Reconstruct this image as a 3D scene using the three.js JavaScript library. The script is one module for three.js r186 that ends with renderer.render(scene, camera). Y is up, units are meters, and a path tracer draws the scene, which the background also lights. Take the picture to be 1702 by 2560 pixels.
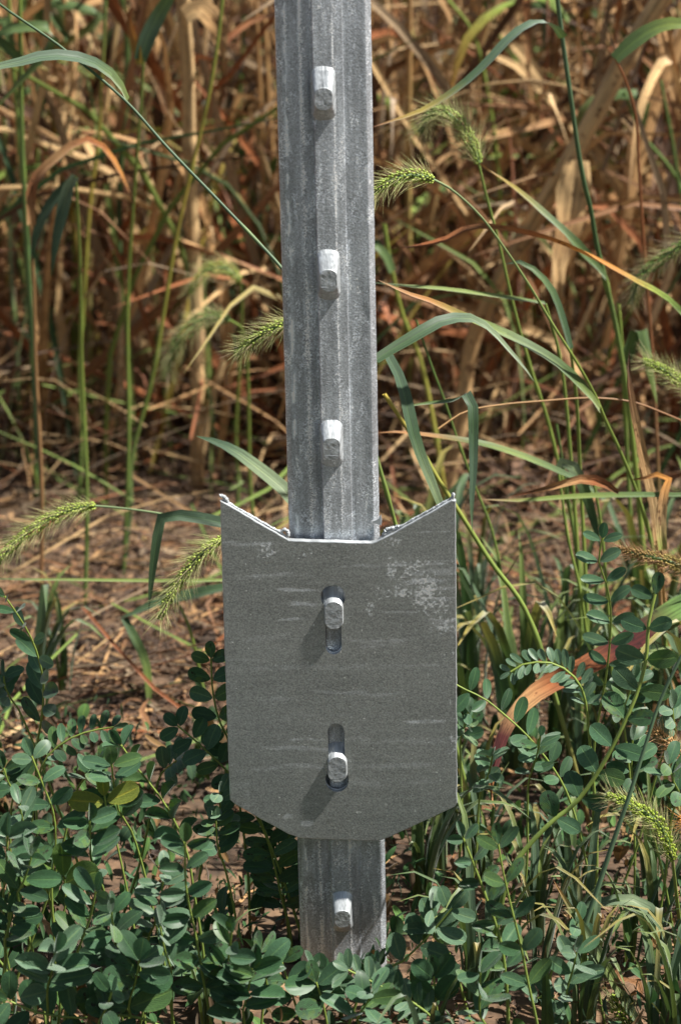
import * as THREE from 'three';
import { mergeGeometries, mergeVertices, toCreasedNormals } from 'three/addons/utils/BufferGeometryUtils.js';

// ---------------------------------------------------------------- camera, sky, sun, exposure
const PW = 1702, PH = 2560, FPX = 7015;                 // photograph size and focal length in its pixels
const CAM = new THREE.Vector3(0, 0.555, 1.057), PITCH = THREE.MathUtils.degToRad(18.3);
const scene = new THREE.Scene();
const camera = new THREE.PerspectiveCamera(2 * THREE.MathUtils.radToDeg(Math.atan(PH / 2 / FPX)), PW / PH, 0.05, 400);
camera.position.copy(CAM);
camera.rotation.x = -PITCH;
camera.focus = 1.15;
camera.userData.fStop = 15;
camera.updateMatrixWorld(true);

const SUN = new THREE.Vector3(0.50, 0.82, 0.065).normalize();
{   // hazy late-summer sky: pale at the horizon, soft blue overhead, brighter round the sun
  const w = 512, h = 256, d = new Float32Array(w * h * 4), q = new THREE.Vector3();
  for (let j = 0; j < h; j++) for (let i = 0; i < w; i++) {
    const el = ((j + 0.5) / h - 0.5) * Math.PI, az = ((i + 0.5) / w - 0.5) * 2 * Math.PI, k = (j * w + i) * 4;
    q.set(Math.cos(el) * Math.cos(az), Math.sin(el), Math.cos(el) * Math.sin(az));
    const up = Math.max(0, q.y), hz = Math.pow(1 - up, 3), c = Math.max(0, q.dot(SUN)), glow = 0.16 * Math.pow(c, 6) + 0.5 * Math.pow(c, 60), m = q.y < 0 ? 0.4 : 1;
    d[k] = m * (0.080 + 0.145 * hz + glow); d[k + 1] = m * (0.106 + 0.145 * hz + glow * 0.97); d[k + 2] = m * (0.152 + 0.135 * hz + glow * 0.9); d[k + 3] = 1;
  }
  const t = new THREE.DataTexture(d, w, h, THREE.RGBAFormat, THREE.FloatType); t.mapping = THREE.EquirectangularReflectionMapping; t.magFilter = t.minFilter = THREE.LinearFilter; t.needsUpdate = true;
  scene.background = t; scene.environment = t;
}
const sun = new THREE.DirectionalLight(new THREE.Color(1, 0.955, 0.88), 5.0);
sun.position.copy(SUN).multiplyScalar(6);
sun.castShadow = true;
sun.shadow.radius = 2.5;
sun.shadow.mapSize.set(4096, 4096);
Object.assign(sun.shadow.camera, { left: -2, right: 2, top: 2, bottom: -2, near: 0.1, far: 20 });
scene.add(sun, sun.target);
const renderer = new THREE.WebGLRenderer({ antialias: true });
renderer.toneMapping = THREE.LinearToneMapping;
renderer.toneMappingExposure = 2.0;
renderer.shadowMap.enabled = true;

// ---------------------------------------------------------------- helpers
const V = (x, y, z) => new THREE.Vector3(x, y, z);
function rng(seed) { let a = seed >>> 0; return () => { a = (a + 0x6D2B79F5) | 0; let t = Math.imul(a ^ (a >>> 15), 1 | a); t = (t + Math.imul(t ^ (t >>> 7), 61 | t)) ^ t; return ((t ^ (t >>> 14)) >>> 0) / 4294967296; }; }
const R = rng(20240607);
const rr = (a, b) => a + (b - a) * R();
const pick = a => a[Math.floor(R() * a.length)];
const clamp = (x, a = 0, b = 1) => Math.min(b, Math.max(a, x));
const smooth = (a, b, x) => { const t = clamp((x - a) / (b - a)); return t * t * (3 - 2 * t); };
const lerp = (a, b, t) => a + (b - a) * t;
function hash(ix, iy, s) { let h = Math.imul(ix, 374761393) ^ Math.imul(iy, 668265263) ^ Math.imul(s, 2147483647 ^ 0x5bd1e995); h = Math.imul(h ^ (h >>> 13), 1274126177); return ((h ^ (h >>> 16)) >>> 0) / 4294967296; }
function vnoise(x, y, s = 1, px = 0, py = 0) {          // value noise, tiling with periods px, py when given
  const ix = Math.floor(x), iy = Math.floor(y), fx = x - ix, fy = y - iy;
  const ux = fx * fx * (3 - 2 * fx), uy = fy * fy * (3 - 2 * fy);
  const wx = i => px ? ((i % px) + px) % px : i, wy = i => py ? ((i % py) + py) % py : i;
  const a = hash(wx(ix), wy(iy), s), b = hash(wx(ix + 1), wy(iy), s), c = hash(wx(ix), wy(iy + 1), s), d = hash(wx(ix + 1), wy(iy + 1), s);
  return a + (b - a) * ux + (c - a) * uy + (a - b - c + d) * ux * uy;
}
function fbm(x, y, s, o = 4, p = 0) { let t = 0, a = 0.5, f = 1, n = 0; for (let k = 0; k < o; k++) { t += a * vnoise(x * f, y * f, s + k * 17, p * f, p * f); n += a; a *= 0.5; f *= 2; } return t / n; }
const lin = (r, g, b) => new THREE.Color().setRGB(r / 255, g / 255, b / 255, THREE.SRGBColorSpace);   // sRGB bytes -> linear colour
function tex(w, h, fn, srgb, wrap = true) {             // fn(u, v) -> [r, g, b] in 0..1
  const d = new Uint8Array(w * h * 4);
  for (let j = 0; j < h; j++) for (let i = 0; i < w; i++) { const c = fn((i + 0.5) / w, (j + 0.5) / h), k = (j * w + i) * 4; d[k] = clamp(c[0]) * 255; d[k + 1] = clamp(c[1]) * 255; d[k + 2] = clamp(c[2]) * 255; d[k + 3] = 255; }
  const t = new THREE.DataTexture(d, w, h, THREE.RGBAFormat, THREE.UnsignedByteType);
  t.magFilter = THREE.LinearFilter; t.minFilter = THREE.LinearMipmapLinearFilter; t.generateMipmaps = true;
  t.wrapS = t.wrapT = wrap ? THREE.RepeatWrapping : THREE.ClampToEdgeWrapping;
  if (srgb) t.colorSpace = THREE.SRGBColorSpace;
  t.needsUpdate = true;
  return t;
}
function ray(px, py) { const d = V((px - PW / 2) / FPX, -(py - PH / 2) / FPX, -1); return d.applyQuaternion(camera.quaternion); }
function atZ(px, py, z) { const d = ray(px, py); return CAM.clone().addScaledVector(d, (z - CAM.z) / d.z); }
function groundAt(px, py) { const d = ray(px, py); return CAM.clone().addScaledVector(d, -CAM.y / d.y); }
const used = {};
function numbered(n) { used[n] = (used[n] ?? -1) + 1; return used[n] ? `${n}_${String(used[n]).padStart(3, '0')}` : n; }
function thing(name, label, category, pos, group) {
  const o = new THREE.Group(); o.name = numbered(name); o.position.copy(pos); o.userData = { label, category }; if (group) o.userData.group = group; scene.add(o); return o;
}
function part(name, geo, mat, parent, off) {            // geometry given in world coordinates; off = the parent's world position
  if (off) geo.translate(-off.x, -off.y, -off.z);
  const m = new THREE.Mesh(geo, mat); m.name = name; m.castShadow = m.receiveShadow = true; parent.add(m); return m;
}
function copyOf(o, pos, turn, scale, label) {
  const c = o.clone(); c.name = numbered(o.name.replace(/_\d{3}$/, '')); c.position.copy(pos); c.rotation.set(rr(-0.12, 0.12), turn, rr(-0.12, 0.12)); c.scale.setScalar(scale);
  c.userData = { ...o.userData }; if (label) c.userData.label = label; scene.add(c); return c;
}
const curve = pts => new THREE.CatmullRomCurve3(pts, false, 'centripetal');

// ---------------------------------------------------------------- ground height
function groundH(x, z) { return 0.020 * (fbm(x * 5 + 9, z * 5 + 3, 3, 3) - 0.5) + 0.012 * (fbm(x * 28, z * 28, 5, 3) - 0.5) + 0.004 * (fbm(x * 110, z * 110, 6, 2) - 0.5); }

// ---------------------------------------------------------------- materials
const P = 4;
const leafTex = tex(128, 256, (u, v) => {
  const m = Math.abs(u - 0.5) * 2, mid = 1 - smooth(0.04, 0.12, m), edge = smooth(0.86, 0.97, m);
  const vein = Math.pow(0.5 + 0.5 * Math.sin((v - m * 0.55) * 62 + 2 * vnoise(u * 5, v * 5, 3)), 6) * (1 - mid) * smooth(0.05, 0.2, m);
  const mott = 0.86 + 0.2 * fbm(u * 10, v * 18, 11, 4) + 0.07 * (vnoise(u * 60, v * 110, 5) - 0.5);
  const g = mott * (1 + 0.11 * vein);
  return [g * 0.78 + 0.42 * mid + 0.16 * edge, g * 0.86 + 0.26 * mid + 0.12 * edge, g * 0.8 + 0.12 * mid + 0.1 * edge];
}, true, false);
const leafBump = tex(128, 256, (u, v) => {
  const m = Math.abs(u - 0.5) * 2, mid = 1 - smooth(0.0, 0.1, m);
  const vein = Math.pow(0.5 + 0.5 * Math.sin((v - m * 0.55) * 62 + 2 * vnoise(u * 5, v * 5, 3)), 4);
  const h = 0.55 - 0.4 * mid - 0.2 * vein + 0.3 * (fbm(u * 20, v * 40, 8, 3) - 0.5); return [h, h, h];
}, false, false);
function leafMat(r, g, b, t = 0.32) {
  return new THREE.MeshPhysicalMaterial({ color: lin(r, g, b), map: leafTex, bumpMap: leafBump, bumpScale: 0.00025, roughness: 0.93, transmission: t, thickness: 0, ior: 1.4, side: THREE.DoubleSide, clearcoat: 0.4, clearcoatRoughness: 0.38 });
}
const vetchMats = [leafMat(70, 112, 70), leafMat(76, 114, 82), leafMat(60, 100, 64), leafMat(92, 128, 94), leafMat(86, 118, 60), leafMat(52, 90, 54)];
const leafTexB = tex(128, 256, (u, v) => {
  const m = Math.abs(u - 0.5) * 2, mid = 1 - smooth(0.04, 0.12, m), mott = 0.82 + 0.34 * fbm(u * 7, v * 12, 19, 4), spot = smooth(0.68, 0.74, fbm(u * 6 + 3, v * 11, 23, 3)), yel = smooth(0.56, 0.7, fbm(u * 3 + 7, v * 4, 29, 3));
  const c = [mott * 0.8 + 0.3 * mid + 0.3 * yel, mott * 0.84 + 0.2 * mid + 0.1 * yel, mott * 0.76 + 0.1 * mid - 0.12 * yel];
  return [lerp(c[0], 0.52, spot), lerp(c[1], 0.32, spot), lerp(c[2], 0.24, spot)];
}, true, false);
for (const k of [0, 2]) { const m = vetchMats[k].clone(); m.map = leafTexB; vetchMats.push(m); }
const paleMats = [leafMat(112, 138, 112), leafMat(100, 128, 100), leafMat(90, 120, 90)];
const yellowLeaf = leafMat(150, 150, 48);
const bladeTex = tex(64, 512, (u, v) => {
  const m = Math.abs(u - 0.5) * 2, mid = 1 - smooth(0.03, 0.13, m);
  const st = 0.83 + 0.22 * vnoise(u * 26, v * 5, 21) + 0.1 * (fbm(u * 5, v * 14, 33, 4) - 0.5) + 0.1 * (vnoise(u * 30, v * 150, 7) - 0.5);
  return [st * 0.9 + 0.2 * mid, st * 0.9 + 0.17 * mid, st * 0.9 + 0.1 * mid];
}, true);
const bladeBump = tex(64, 256, (u, v) => { const m = Math.abs(u - 0.5) * 2; const h = 0.5 + 0.4 * (vnoise(u * 22, v * 3, 4) - 0.5) - 0.35 * (1 - smooth(0, 0.14, m)) + 0.15 * (fbm(u * 8, v * 40, 9, 3) - 0.5); return [h, h, h]; });
const bladeMat = new THREE.MeshPhysicalMaterial({ vertexColors: true, map: bladeTex, bumpMap: bladeBump, bumpScale: 0.0003, roughness: 0.92, transmission: 0.33, thickness: 0, ior: 1.4, side: THREE.DoubleSide, clearcoat: 0.25, clearcoatRoughness: 0.42 });
const dryTex = tex(64, 512, (u, v) => {
  const st = 0.74 + 0.34 * vnoise(u * 20, v * 6, 41) + 0.22 * (fbm(u * 4, v * 22, 53, 4) - 0.5);
  const spot = smooth(0.66, 0.8, fbm(u * 6, v * 40, 77, 4)) * 0.35;
  return [st * (1 - spot), st * (1 - spot * 1.15), st * (1 - spot * 1.2)];
}, true);
const dryMat = new THREE.MeshPhysicalMaterial({ vertexColors: true, map: dryTex, bumpMap: bladeBump, bumpScale: 0.0006, roughness: 0.95, transmission: 0.14, thickness: 0, ior: 1.4, side: THREE.DoubleSide });
const stemTex = tex(64, 512, (u, v) => { const st = 0.84 + 0.14 * vnoise(u * 12, v * 4, 61, 12) + 0.22 * (fbm(u * 4, v * 16, 63, 4) - 0.5); return [st, st, st * 0.97]; }, true);
const stemMat = new THREE.MeshPhysicalMaterial({ vertexColors: true, map: stemTex, roughness: 0.62, clearcoat: 0.12, clearcoatRoughness: 0.5 });
const dryStemMat = new THREE.MeshStandardMaterial({ vertexColors: true, map: dryTex, bumpMap: bladeBump, bumpScale: 0.0012, roughness: 0.85 });
const seedMat = new THREE.MeshStandardMaterial({ vertexColors: true, roughness: 0.7 });
const bristleMat = new THREE.MeshPhysicalMaterial({ vertexColors: true, roughness: 0.9, transmission: 0.3, thickness: 0, side: THREE.DoubleSide });

// colours of the plant matter (sRGB bytes)
const C = {
  green: lin(90, 118, 58), deep: lin(62, 94, 52), blue: lin(84, 112, 84), pale: lin(132, 152, 112), lime: lin(130, 150, 64), yellow: lin(178, 158, 66), orange: lin(188, 128, 58),
  tan: lin(186, 146, 98), straw: lin(206, 172, 122), brown: lin(138, 98, 64), rust: lin(148, 90, 52), dark: lin(90, 66, 48), grey: lin(150, 128, 100), red: lin(74, 26, 24), stem: lin(120, 142, 66),
};
function gradient(cols, t) { const f = clamp(t) * (cols.length - 1), i = Math.min(cols.length - 2, Math.floor(f)); return cols.length === 1 ? cols[0].clone() : cols[i].clone().lerp(cols[i + 1], f - i); }

// ---------------------------------------------------------------- geometry builders
function bladeGeo(pts, width, cols, { face = V(0, 0.35, 1), fold = 0.25, seg = 0, twist = 0, base = 0.75, tip = 0.5, ruffle = 0, vlen = 0.12 } = {}) {
  // a grass blade: strip with a midrib along pts (world), width in metres at its widest; cols from base to tip
  const c = curve(pts), L = c.getLength(), n = seg || Math.max(8, Math.min(26, Math.round(L / 0.009)));
  const pos = [], uv = [], col = [], idx = []; const off = R() * 7;
  let side = null;
  for (let i = 0; i <= n; i++) {
    const t = i / n, p = c.getPointAt(t), T = c.getTangentAt(t);
    let F = face.clone().normalize(); if (twist) F.applyAxisAngle(T, twist * t);
    let S = new THREE.Vector3().crossVectors(T, F); if (S.lengthSq() < 1e-6) S = side ? side.clone() : V(1, 0, 0); S.normalize();
    if (side && S.dot(side) < 0) S.negate(); side = S.clone();
    const N = new THREE.Vector3().crossVectors(S, T).normalize();
    const prof = Math.min(1, base + (1 - base) * smooth(0, 0.25, t)) * Math.pow(Math.max(0.0, 1 - Math.pow(t, 1.6 / tip)), 0.85);
    const w = width * 0.5 * Math.max(0.02, prof) * (1 + 0.06 * (vnoise(t * 14, off, 4) - 0.5));
    const g = gradient(cols, t), v = off + t * L / vlen;
    for (let k = -2; k <= 2; k++) {
      const a = k / 2, q = p.clone().addScaledVector(S, a * w).addScaledVector(N, Math.abs(a) * w * fold + (ruffle ? ruffle * Math.abs(a) * (vnoise(t * 9 + k, off, 9) - 0.5) : 0));
      pos.push(q.x, q.y, q.z); uv.push(0.5 + a * 0.5, v);
      const j = 0.92 + 0.16 * vnoise(t * 30 + off, k * 1.7, 5); col.push(g.r * j, g.g * j, g.b * j);
    }
    if (i < n) for (let k = 0; k < 4; k++) { const a = i * 5 + k; idx.push(a, a + 1, a + 5, a + 1, a + 6, a + 5); }
  }
  const geo = new THREE.BufferGeometry();
  geo.setAttribute('position', new THREE.Float32BufferAttribute(pos, 3)); geo.setAttribute('uv', new THREE.Float32BufferAttribute(uv, 2)); geo.setAttribute('color', new THREE.Float32BufferAttribute(col, 3));
  geo.setIndex(idx); geo.computeVertexNormals(); return geo;
}
function stemGeo(pts, r0, r1, cols, { sides = 6, nodes = [], seg = 0, ring = C.lime } = {}) {   // tapered stalk with swollen nodes, cols from pts[0] on
  const c = curve(pts), L = c.getLength(), n = seg || Math.max(6, Math.min(90, Math.round(L / 0.006))), fr = c.computeFrenetFrames(n, false);
  const pos = [], uv = [], col = [], idx = [];
  const ts = []; for (let i = 0; i <= n; i++) ts.push(i / n);
  for (let i = 0; i <= n; i++) {
    const t = ts[i], p = c.getPointAt(t); let r = lerp(r0, r1, t) * (0.96 + 0.08 * vnoise(t * 25, r0 * 9000, 3));
    let node = 0; for (const q of nodes) node = Math.max(node, Math.exp(-Math.pow((t - q) * L / 0.004, 2))); r *= 1 + 0.4 * node;
    const g = gradient(cols, t).lerp(ring, node * 0.6);
    for (let k = 0; k <= sides; k++) {
      const a = k / sides * Math.PI * 2, d = fr.normals[i].clone().multiplyScalar(Math.cos(a)).addScaledVector(fr.binormals[i], Math.sin(a));
      pos.push(p.x + d.x * r, p.y + d.y * r, p.z + d.z * r); uv.push(k / sides, t * L / 0.15); col.push(g.r, g.g, g.b);
    }
    if (i < n) for (let k = 0; k < sides; k++) { const a = i * (sides + 1) + k, b = a + sides + 1; idx.push(a, a + 1, b, a + 1, b + 1, b); }
  }
  const geo = new THREE.BufferGeometry();
  geo.setAttribute('position', new THREE.Float32BufferAttribute(pos, 3)); geo.setAttribute('uv', new THREE.Float32BufferAttribute(uv, 2)); geo.setAttribute('color', new THREE.Float32BufferAttribute(col, 3));
  geo.setIndex(idx); geo.computeVertexNormals(); return geo;
}
const seedUnit = mergeVertices(new THREE.IcosahedronGeometry(1, 0).deleteAttribute('uv').deleteAttribute('normal')); seedUnit.computeVertexNormals();
function foxtailGeo(pts, rad, cols, bcols, density = 1, bl = 1) {         // seeds and bristles of a bristly seed head along pts
  const c = curve(pts), L = c.getLength(), n = Math.round(L / 0.00017 * density), sp = [], si = [], sc = [], sn = [], bp = [], bc = [], bi = [];
  const fr = c.computeFrenetFrames(80, false), up = seedUnit.attributes.position, un = seedUnit.attributes.normal, ui = seedUnit.index;
  for (let i = 0; i < n; i++) {
    const t = (i + R()) / n, f = Math.min(80, Math.round(t * 80)), p = c.getPointAt(t), T = c.getTangentAt(t), a = i * 2.399 + rr(-0.3, 0.3);
    const D = fr.normals[f].clone().multiplyScalar(Math.cos(a)).addScaledVector(fr.binormals[f], Math.sin(a));
    const prof = Math.pow(Math.sin(Math.PI * clamp(0.06 + t * 0.9, 0, 1)), 0.45) * (1 - 0.3 * t), rad2 = rad * prof * rr(0.6, 1.05);
    const q = p.clone().addScaledVector(D, rad2), A = T.clone().multiplyScalar(0.8).addScaledVector(D, 0.6).normalize();
    const X = new THREE.Vector3().crossVectors(A, D).normalize(), Y = new THREE.Vector3().crossVectors(A, X), l = rr(0.0007, 0.0010), w = rr(0.00042, 0.0006);
    const g = gradient(cols, t).multiplyScalar(rr(0.75, 1.25)), b0 = sp.length / 3;
    for (let k = 0; k < up.count; k++) {
      const x = up.getX(k) * w, y = up.getY(k) * w, z = up.getZ(k) * l, nx = un.getX(k), ny = un.getY(k), nz = un.getZ(k);
      sp.push(q.x + X.x * x + Y.x * y + A.x * z, q.y + X.y * x + Y.y * y + A.y * z, q.z + X.z * x + Y.z * y + A.z * z);
      sn.push(X.x * nx + Y.x * ny + A.x * nz, X.y * nx + Y.y * ny + A.y * nz, X.z * nx + Y.z * ny + A.z * nz); sc.push(g.r, g.g, g.b);
    }
    for (let k = 0; k < ui.count; k++) si.push(b0 + ui.getX(k));
    for (let k = 0; k < 2; k++) {
      const B = T.clone().multiplyScalar(rr(0.7, 1.1)).addScaledVector(D, rr(0.5, 1.0)).add(V(rr(-.25, .25), rr(-.25, .25), rr(-.25, .25))).normalize();
      const len = rr(0.006, 0.0125) * bl, S = new THREE.Vector3().crossVectors(B, V(rr(-1, 1), rr(-1, 1), rr(-1, 1))).normalize().multiplyScalar(0.00008), e = q.clone().addScaledVector(B, len), m = q.clone().addScaledVector(B, len * 0.55).addScaledVector(T, -0.0003), b = bp.length / 3;
      const h = gradient(bcols, R()); for (const [o, s, kk] of [[q, 1, .8], [q, -1, .8], [m, .8, 1], [m, -.8, 1], [e, 0, 1.1]]) { bp.push(o.x + S.x * s, o.y + S.y * s, o.z + S.z * s); bc.push(h.r * kk, h.g * kk, h.b * kk); }
      bi.push(b, b + 1, b + 2, b + 1, b + 3, b + 2, b + 2, b + 3, b + 4);
    }
  }
  const mk = (p, i, k, nn) => { const g = new THREE.BufferGeometry(); g.setAttribute('position', new THREE.Float32BufferAttribute(p, 3)); g.setAttribute('color', new THREE.Float32BufferAttribute(k, 3)); g.setIndex(i); if (nn) g.setAttribute('normal', new THREE.Float32BufferAttribute(nn, 3)); else g.computeVertexNormals(); return g; };
  return [mk(sp, si, sc, sn), mk(bp, bi, bc)];
}
// leaflets: unit length along +y, face along +z
function leafletGeo(w, fold, curl, tipW, notch, skew) {
  const rows = 8, us = [-1, -0.55, 0, 0.55, 1], pos = [], uv = [], idx = [];
  for (let i = 0; i <= rows; i++) {
    const t = (1 - Math.cos(Math.PI * i / rows)) / 2, tm = 0.5 + (tipW - 1) * 0.5, e = (t - tm) / (t < tm ? tm : 1 - tm), ww = w * 0.5 * Math.max(0.02, t < tm ? Math.pow(1 - e * e, 0.72) : Math.sqrt(Math.max(0, 1 - e * e)));
    for (const u of us) {
      const x = u * ww + skew * t * t * 0.1, y = t - (Math.abs(u) < 0.1 ? notch * smooth(0.8, 1, t) : 0), z = Math.abs(u) * ww * fold + curl * (t - 0.5) * (t - 0.5) * 4 - curl - 0.03 * Math.sin(u * 3 + t * 5 + skew * 9) * ww;
      pos.push(x, y, z); uv.push(0.5 + u * 0.5, t);
    }
    if (i < rows) for (let k = 0; k < 4; k++) { const a = i * 5 + k; idx.push(a, a + 1, a + 5, a + 1, a + 6, a + 5); }
  }
  const g = new THREE.BufferGeometry(); g.setAttribute('position', new THREE.Float32BufferAttribute(pos, 3)); g.setAttribute('uv', new THREE.Float32BufferAttribute(uv, 2)); g.setIndex(idx); g.computeVertexNormals(); return g;
}
const ovalLeaf = [leafletGeo(0.47, 0.12, -0.04, 1.18, 0.03, 0.3), leafletGeo(0.44, 0.22, 0.03, 1.22, 0.02, -0.4), leafletGeo(0.5, 0.08, -0.07, 1.15, 0.04, 0.1), leafletGeo(0.5, 0.36, -0.03, 1.2, 0.03, -0.1), leafletGeo(0.45, 0.2, 0.06, 1.12, 0.01, 0.5)];
const roundLeaf = [leafletGeo(0.6, 0.12, -0.05, 1.25, 0.06, 0.2), leafletGeo(0.6, 0.26, 0.03, 1.3, 0.06, -0.2), leafletGeo(0.64, 0.1, -0.08, 1.2, 0.05, 0)];
const foldLeaf = [leafletGeo(0.5, 0.85, -0.05, 1.2, 0.02, 0.2), leafletGeo(0.56, 0.65, 0.02, 1.2, 0.02, -0.2), leafletGeo(0.52, 1.2, -0.02, 1.18, 0.02, 0)];
const slimLeaf = [leafletGeo(0.34, 0.2, -0.05, 1.05, 0, 0.2), leafletGeo(0.3, 0.3, 0.05, 1.0, 0, -0.3)];

// ================================================================ STRUCTURE: ground
{
  const n = 240, f = i => { const t = i / n * 2 - 1; return Math.sinh(t * 5.2) / Math.sinh(5.2) * 60; };
  const pos = [], uv = [], idx = [];
  for (let j = 0; j <= n; j++) for (let i = 0; i <= n; i++) {
    const x = f(i), z = f(j) - 0.45; pos.push(x, groundH(x, z), z); uv.push(x / 0.6, z / 0.6);
    if (i < n && j < n) { const a = j * (n + 1) + i; idx.push(a, a + n + 1, a + 1, a + 1, a + n + 1, a + n + 2); }
  }
  const g = new THREE.BufferGeometry(); g.setAttribute('position', new THREE.Float32BufferAttribute(pos, 3)); g.setAttribute('uv', new THREE.Float32BufferAttribute(uv, 2)); g.setIndex(idx); g.computeVertexNormals();
  const soil = tex(1024, 1024, (u, v) => {
    const a = fbm(u * 8, v * 8, 101, 5, 8), b = fbm(u * 64, v * 64, 111, 3, 64), k = 0.62 + 0.5 * (a - 0.5) + 0.55 * (b - 0.5), s = smooth(0.55, 0.75, fbm(u * 24, v * 24, 131, 3, 24));
    return [k * lerp(0.55, 0.72, s), k * lerp(0.43, 0.575, s), k * lerp(0.325, 0.43, s)];
  }, true);
  const soilBump = tex(1024, 1024, (u, v) => { const h = 0.6 * fbm(u * 40, v * 40, 201, 4, 40) + 0.4 * fbm(u * 160, v * 160, 211, 2, 160); return [h, h, h]; });
  const m = new THREE.Mesh(g, new THREE.MeshStandardMaterial({ map: soil, bumpMap: soilBump, bumpScale: 0.006, roughness: 0.98 }));
  m.name = 'ground'; m.receiveShadow = true; m.userData = { kind: 'structure', label: 'dry brown crumbly soil scattered with straw', category: 'ground' }; scene.add(m);
}
function rootOf(p) { return groundH(p.x, p.z); }

// ================================================================ FENCE POST
const lean = 0.0202, postX = 0.0015;
const post = thing('fence_post', 'galvanized steel T-post with studs and a flat anchor plate', 'fence post', V(postX, 0, 0));
post.rotation.z = Math.atan(lean);
post.updateMatrixWorld(true);
const toPost = (px, py, z) => { const p = atZ(px, py, z); return post.worldToLocal(p); };
const FW = 0.036;                                        // width of the face
const galvPost = tex(256, 2048, (u, v) => {              // 36 mm by 520 mm of zinc
  const X = u * 36, Y = v * 520;
  const grain = fbm(X * 2.6, Y * 3.4, 301, 3), fine = vnoise(X * 5, Y * 7, 307), cloud = fbm(X * 0.16 + 4, Y * 0.05, 311, 4), streak = fbm(X * 0.9, Y * 0.035, 317, 4);
  let k = 0.725 + 0.18 * (cloud - 0.5) + 0.36 * (grain - 0.5) + 0.14 * (fine - 0.5) + 0.18 * (streak - 0.5);
  const paleFoldLines = Math.exp(-Math.pow((X - 9.2) / 0.8, 2)) * smooth(0.42, 0.62, grain * 0.6 + fbm(X, Y * 0.12, 331, 3) * 0.5) * 0.34    // broken pale lines along the folds; the rib one paints an edge catching light
    + Math.exp(-Math.pow((X - 21.4) / 0.55, 2)) * smooth(0.4, 0.6, grain * 0.5 + fbm(X, Y * 0.1, 337, 3) * 0.55) * 0.34 + Math.exp(-Math.pow((X - 3.3) / 0.8, 2)) * smooth(0.46, 0.6, fbm(X * 0.5, Y * 0.16, 341, 3)) * 0.3;
  const frost = smooth(0.6, 0.68, fbm(X * 0.35, Y * 0.1 + 9, 347, 5)) * 0.05 + smooth(0.5, 0.7, fbm(X * 0.5, Y * 0.14 + 9, 353, 4)) * smooth(0.4, 0.62, grain) * 0.2;
  const spot = smooth(0.9, 0.94, vnoise(X * 1.1, Y * 1.1, 349)) * 0.3 * smooth(0.4, 0.6, cloud);
  k += paleFoldLines + frost + spot;
  return [k * 0.96, k * 0.99, k * 1.02 + 0.05 * frost];
}, true);
const galvPostBump = tex(256, 2048, (u, v) => { const X = u * 36, Y = v * 520; const h = 0.55 * fbm(X * 1.6, Y * 2.6, 301, 3) + 0.25 * vnoise(X * 5, Y * 7, 307) + 0.3 * fbm(X * 0.35, Y * 0.1 + 9, 347, 4); return [h, h, h]; });
const zincPost = new THREE.MeshStandardMaterial({ map: galvPost, bumpMap: galvPostBump, bumpScale: 0.00014, metalness: 0.45, roughness: 0.4 });
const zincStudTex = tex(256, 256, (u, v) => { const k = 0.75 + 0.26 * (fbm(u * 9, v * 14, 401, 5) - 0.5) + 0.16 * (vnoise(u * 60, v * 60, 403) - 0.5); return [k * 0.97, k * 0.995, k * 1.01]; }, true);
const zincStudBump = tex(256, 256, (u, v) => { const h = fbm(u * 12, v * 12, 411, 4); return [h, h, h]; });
const zincStud = new THREE.MeshStandardMaterial({ map: zincStudTex, bumpMap: zincStudBump, bumpScale: 0.0003, metalness: 0.4, roughness: 0.42 });

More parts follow.
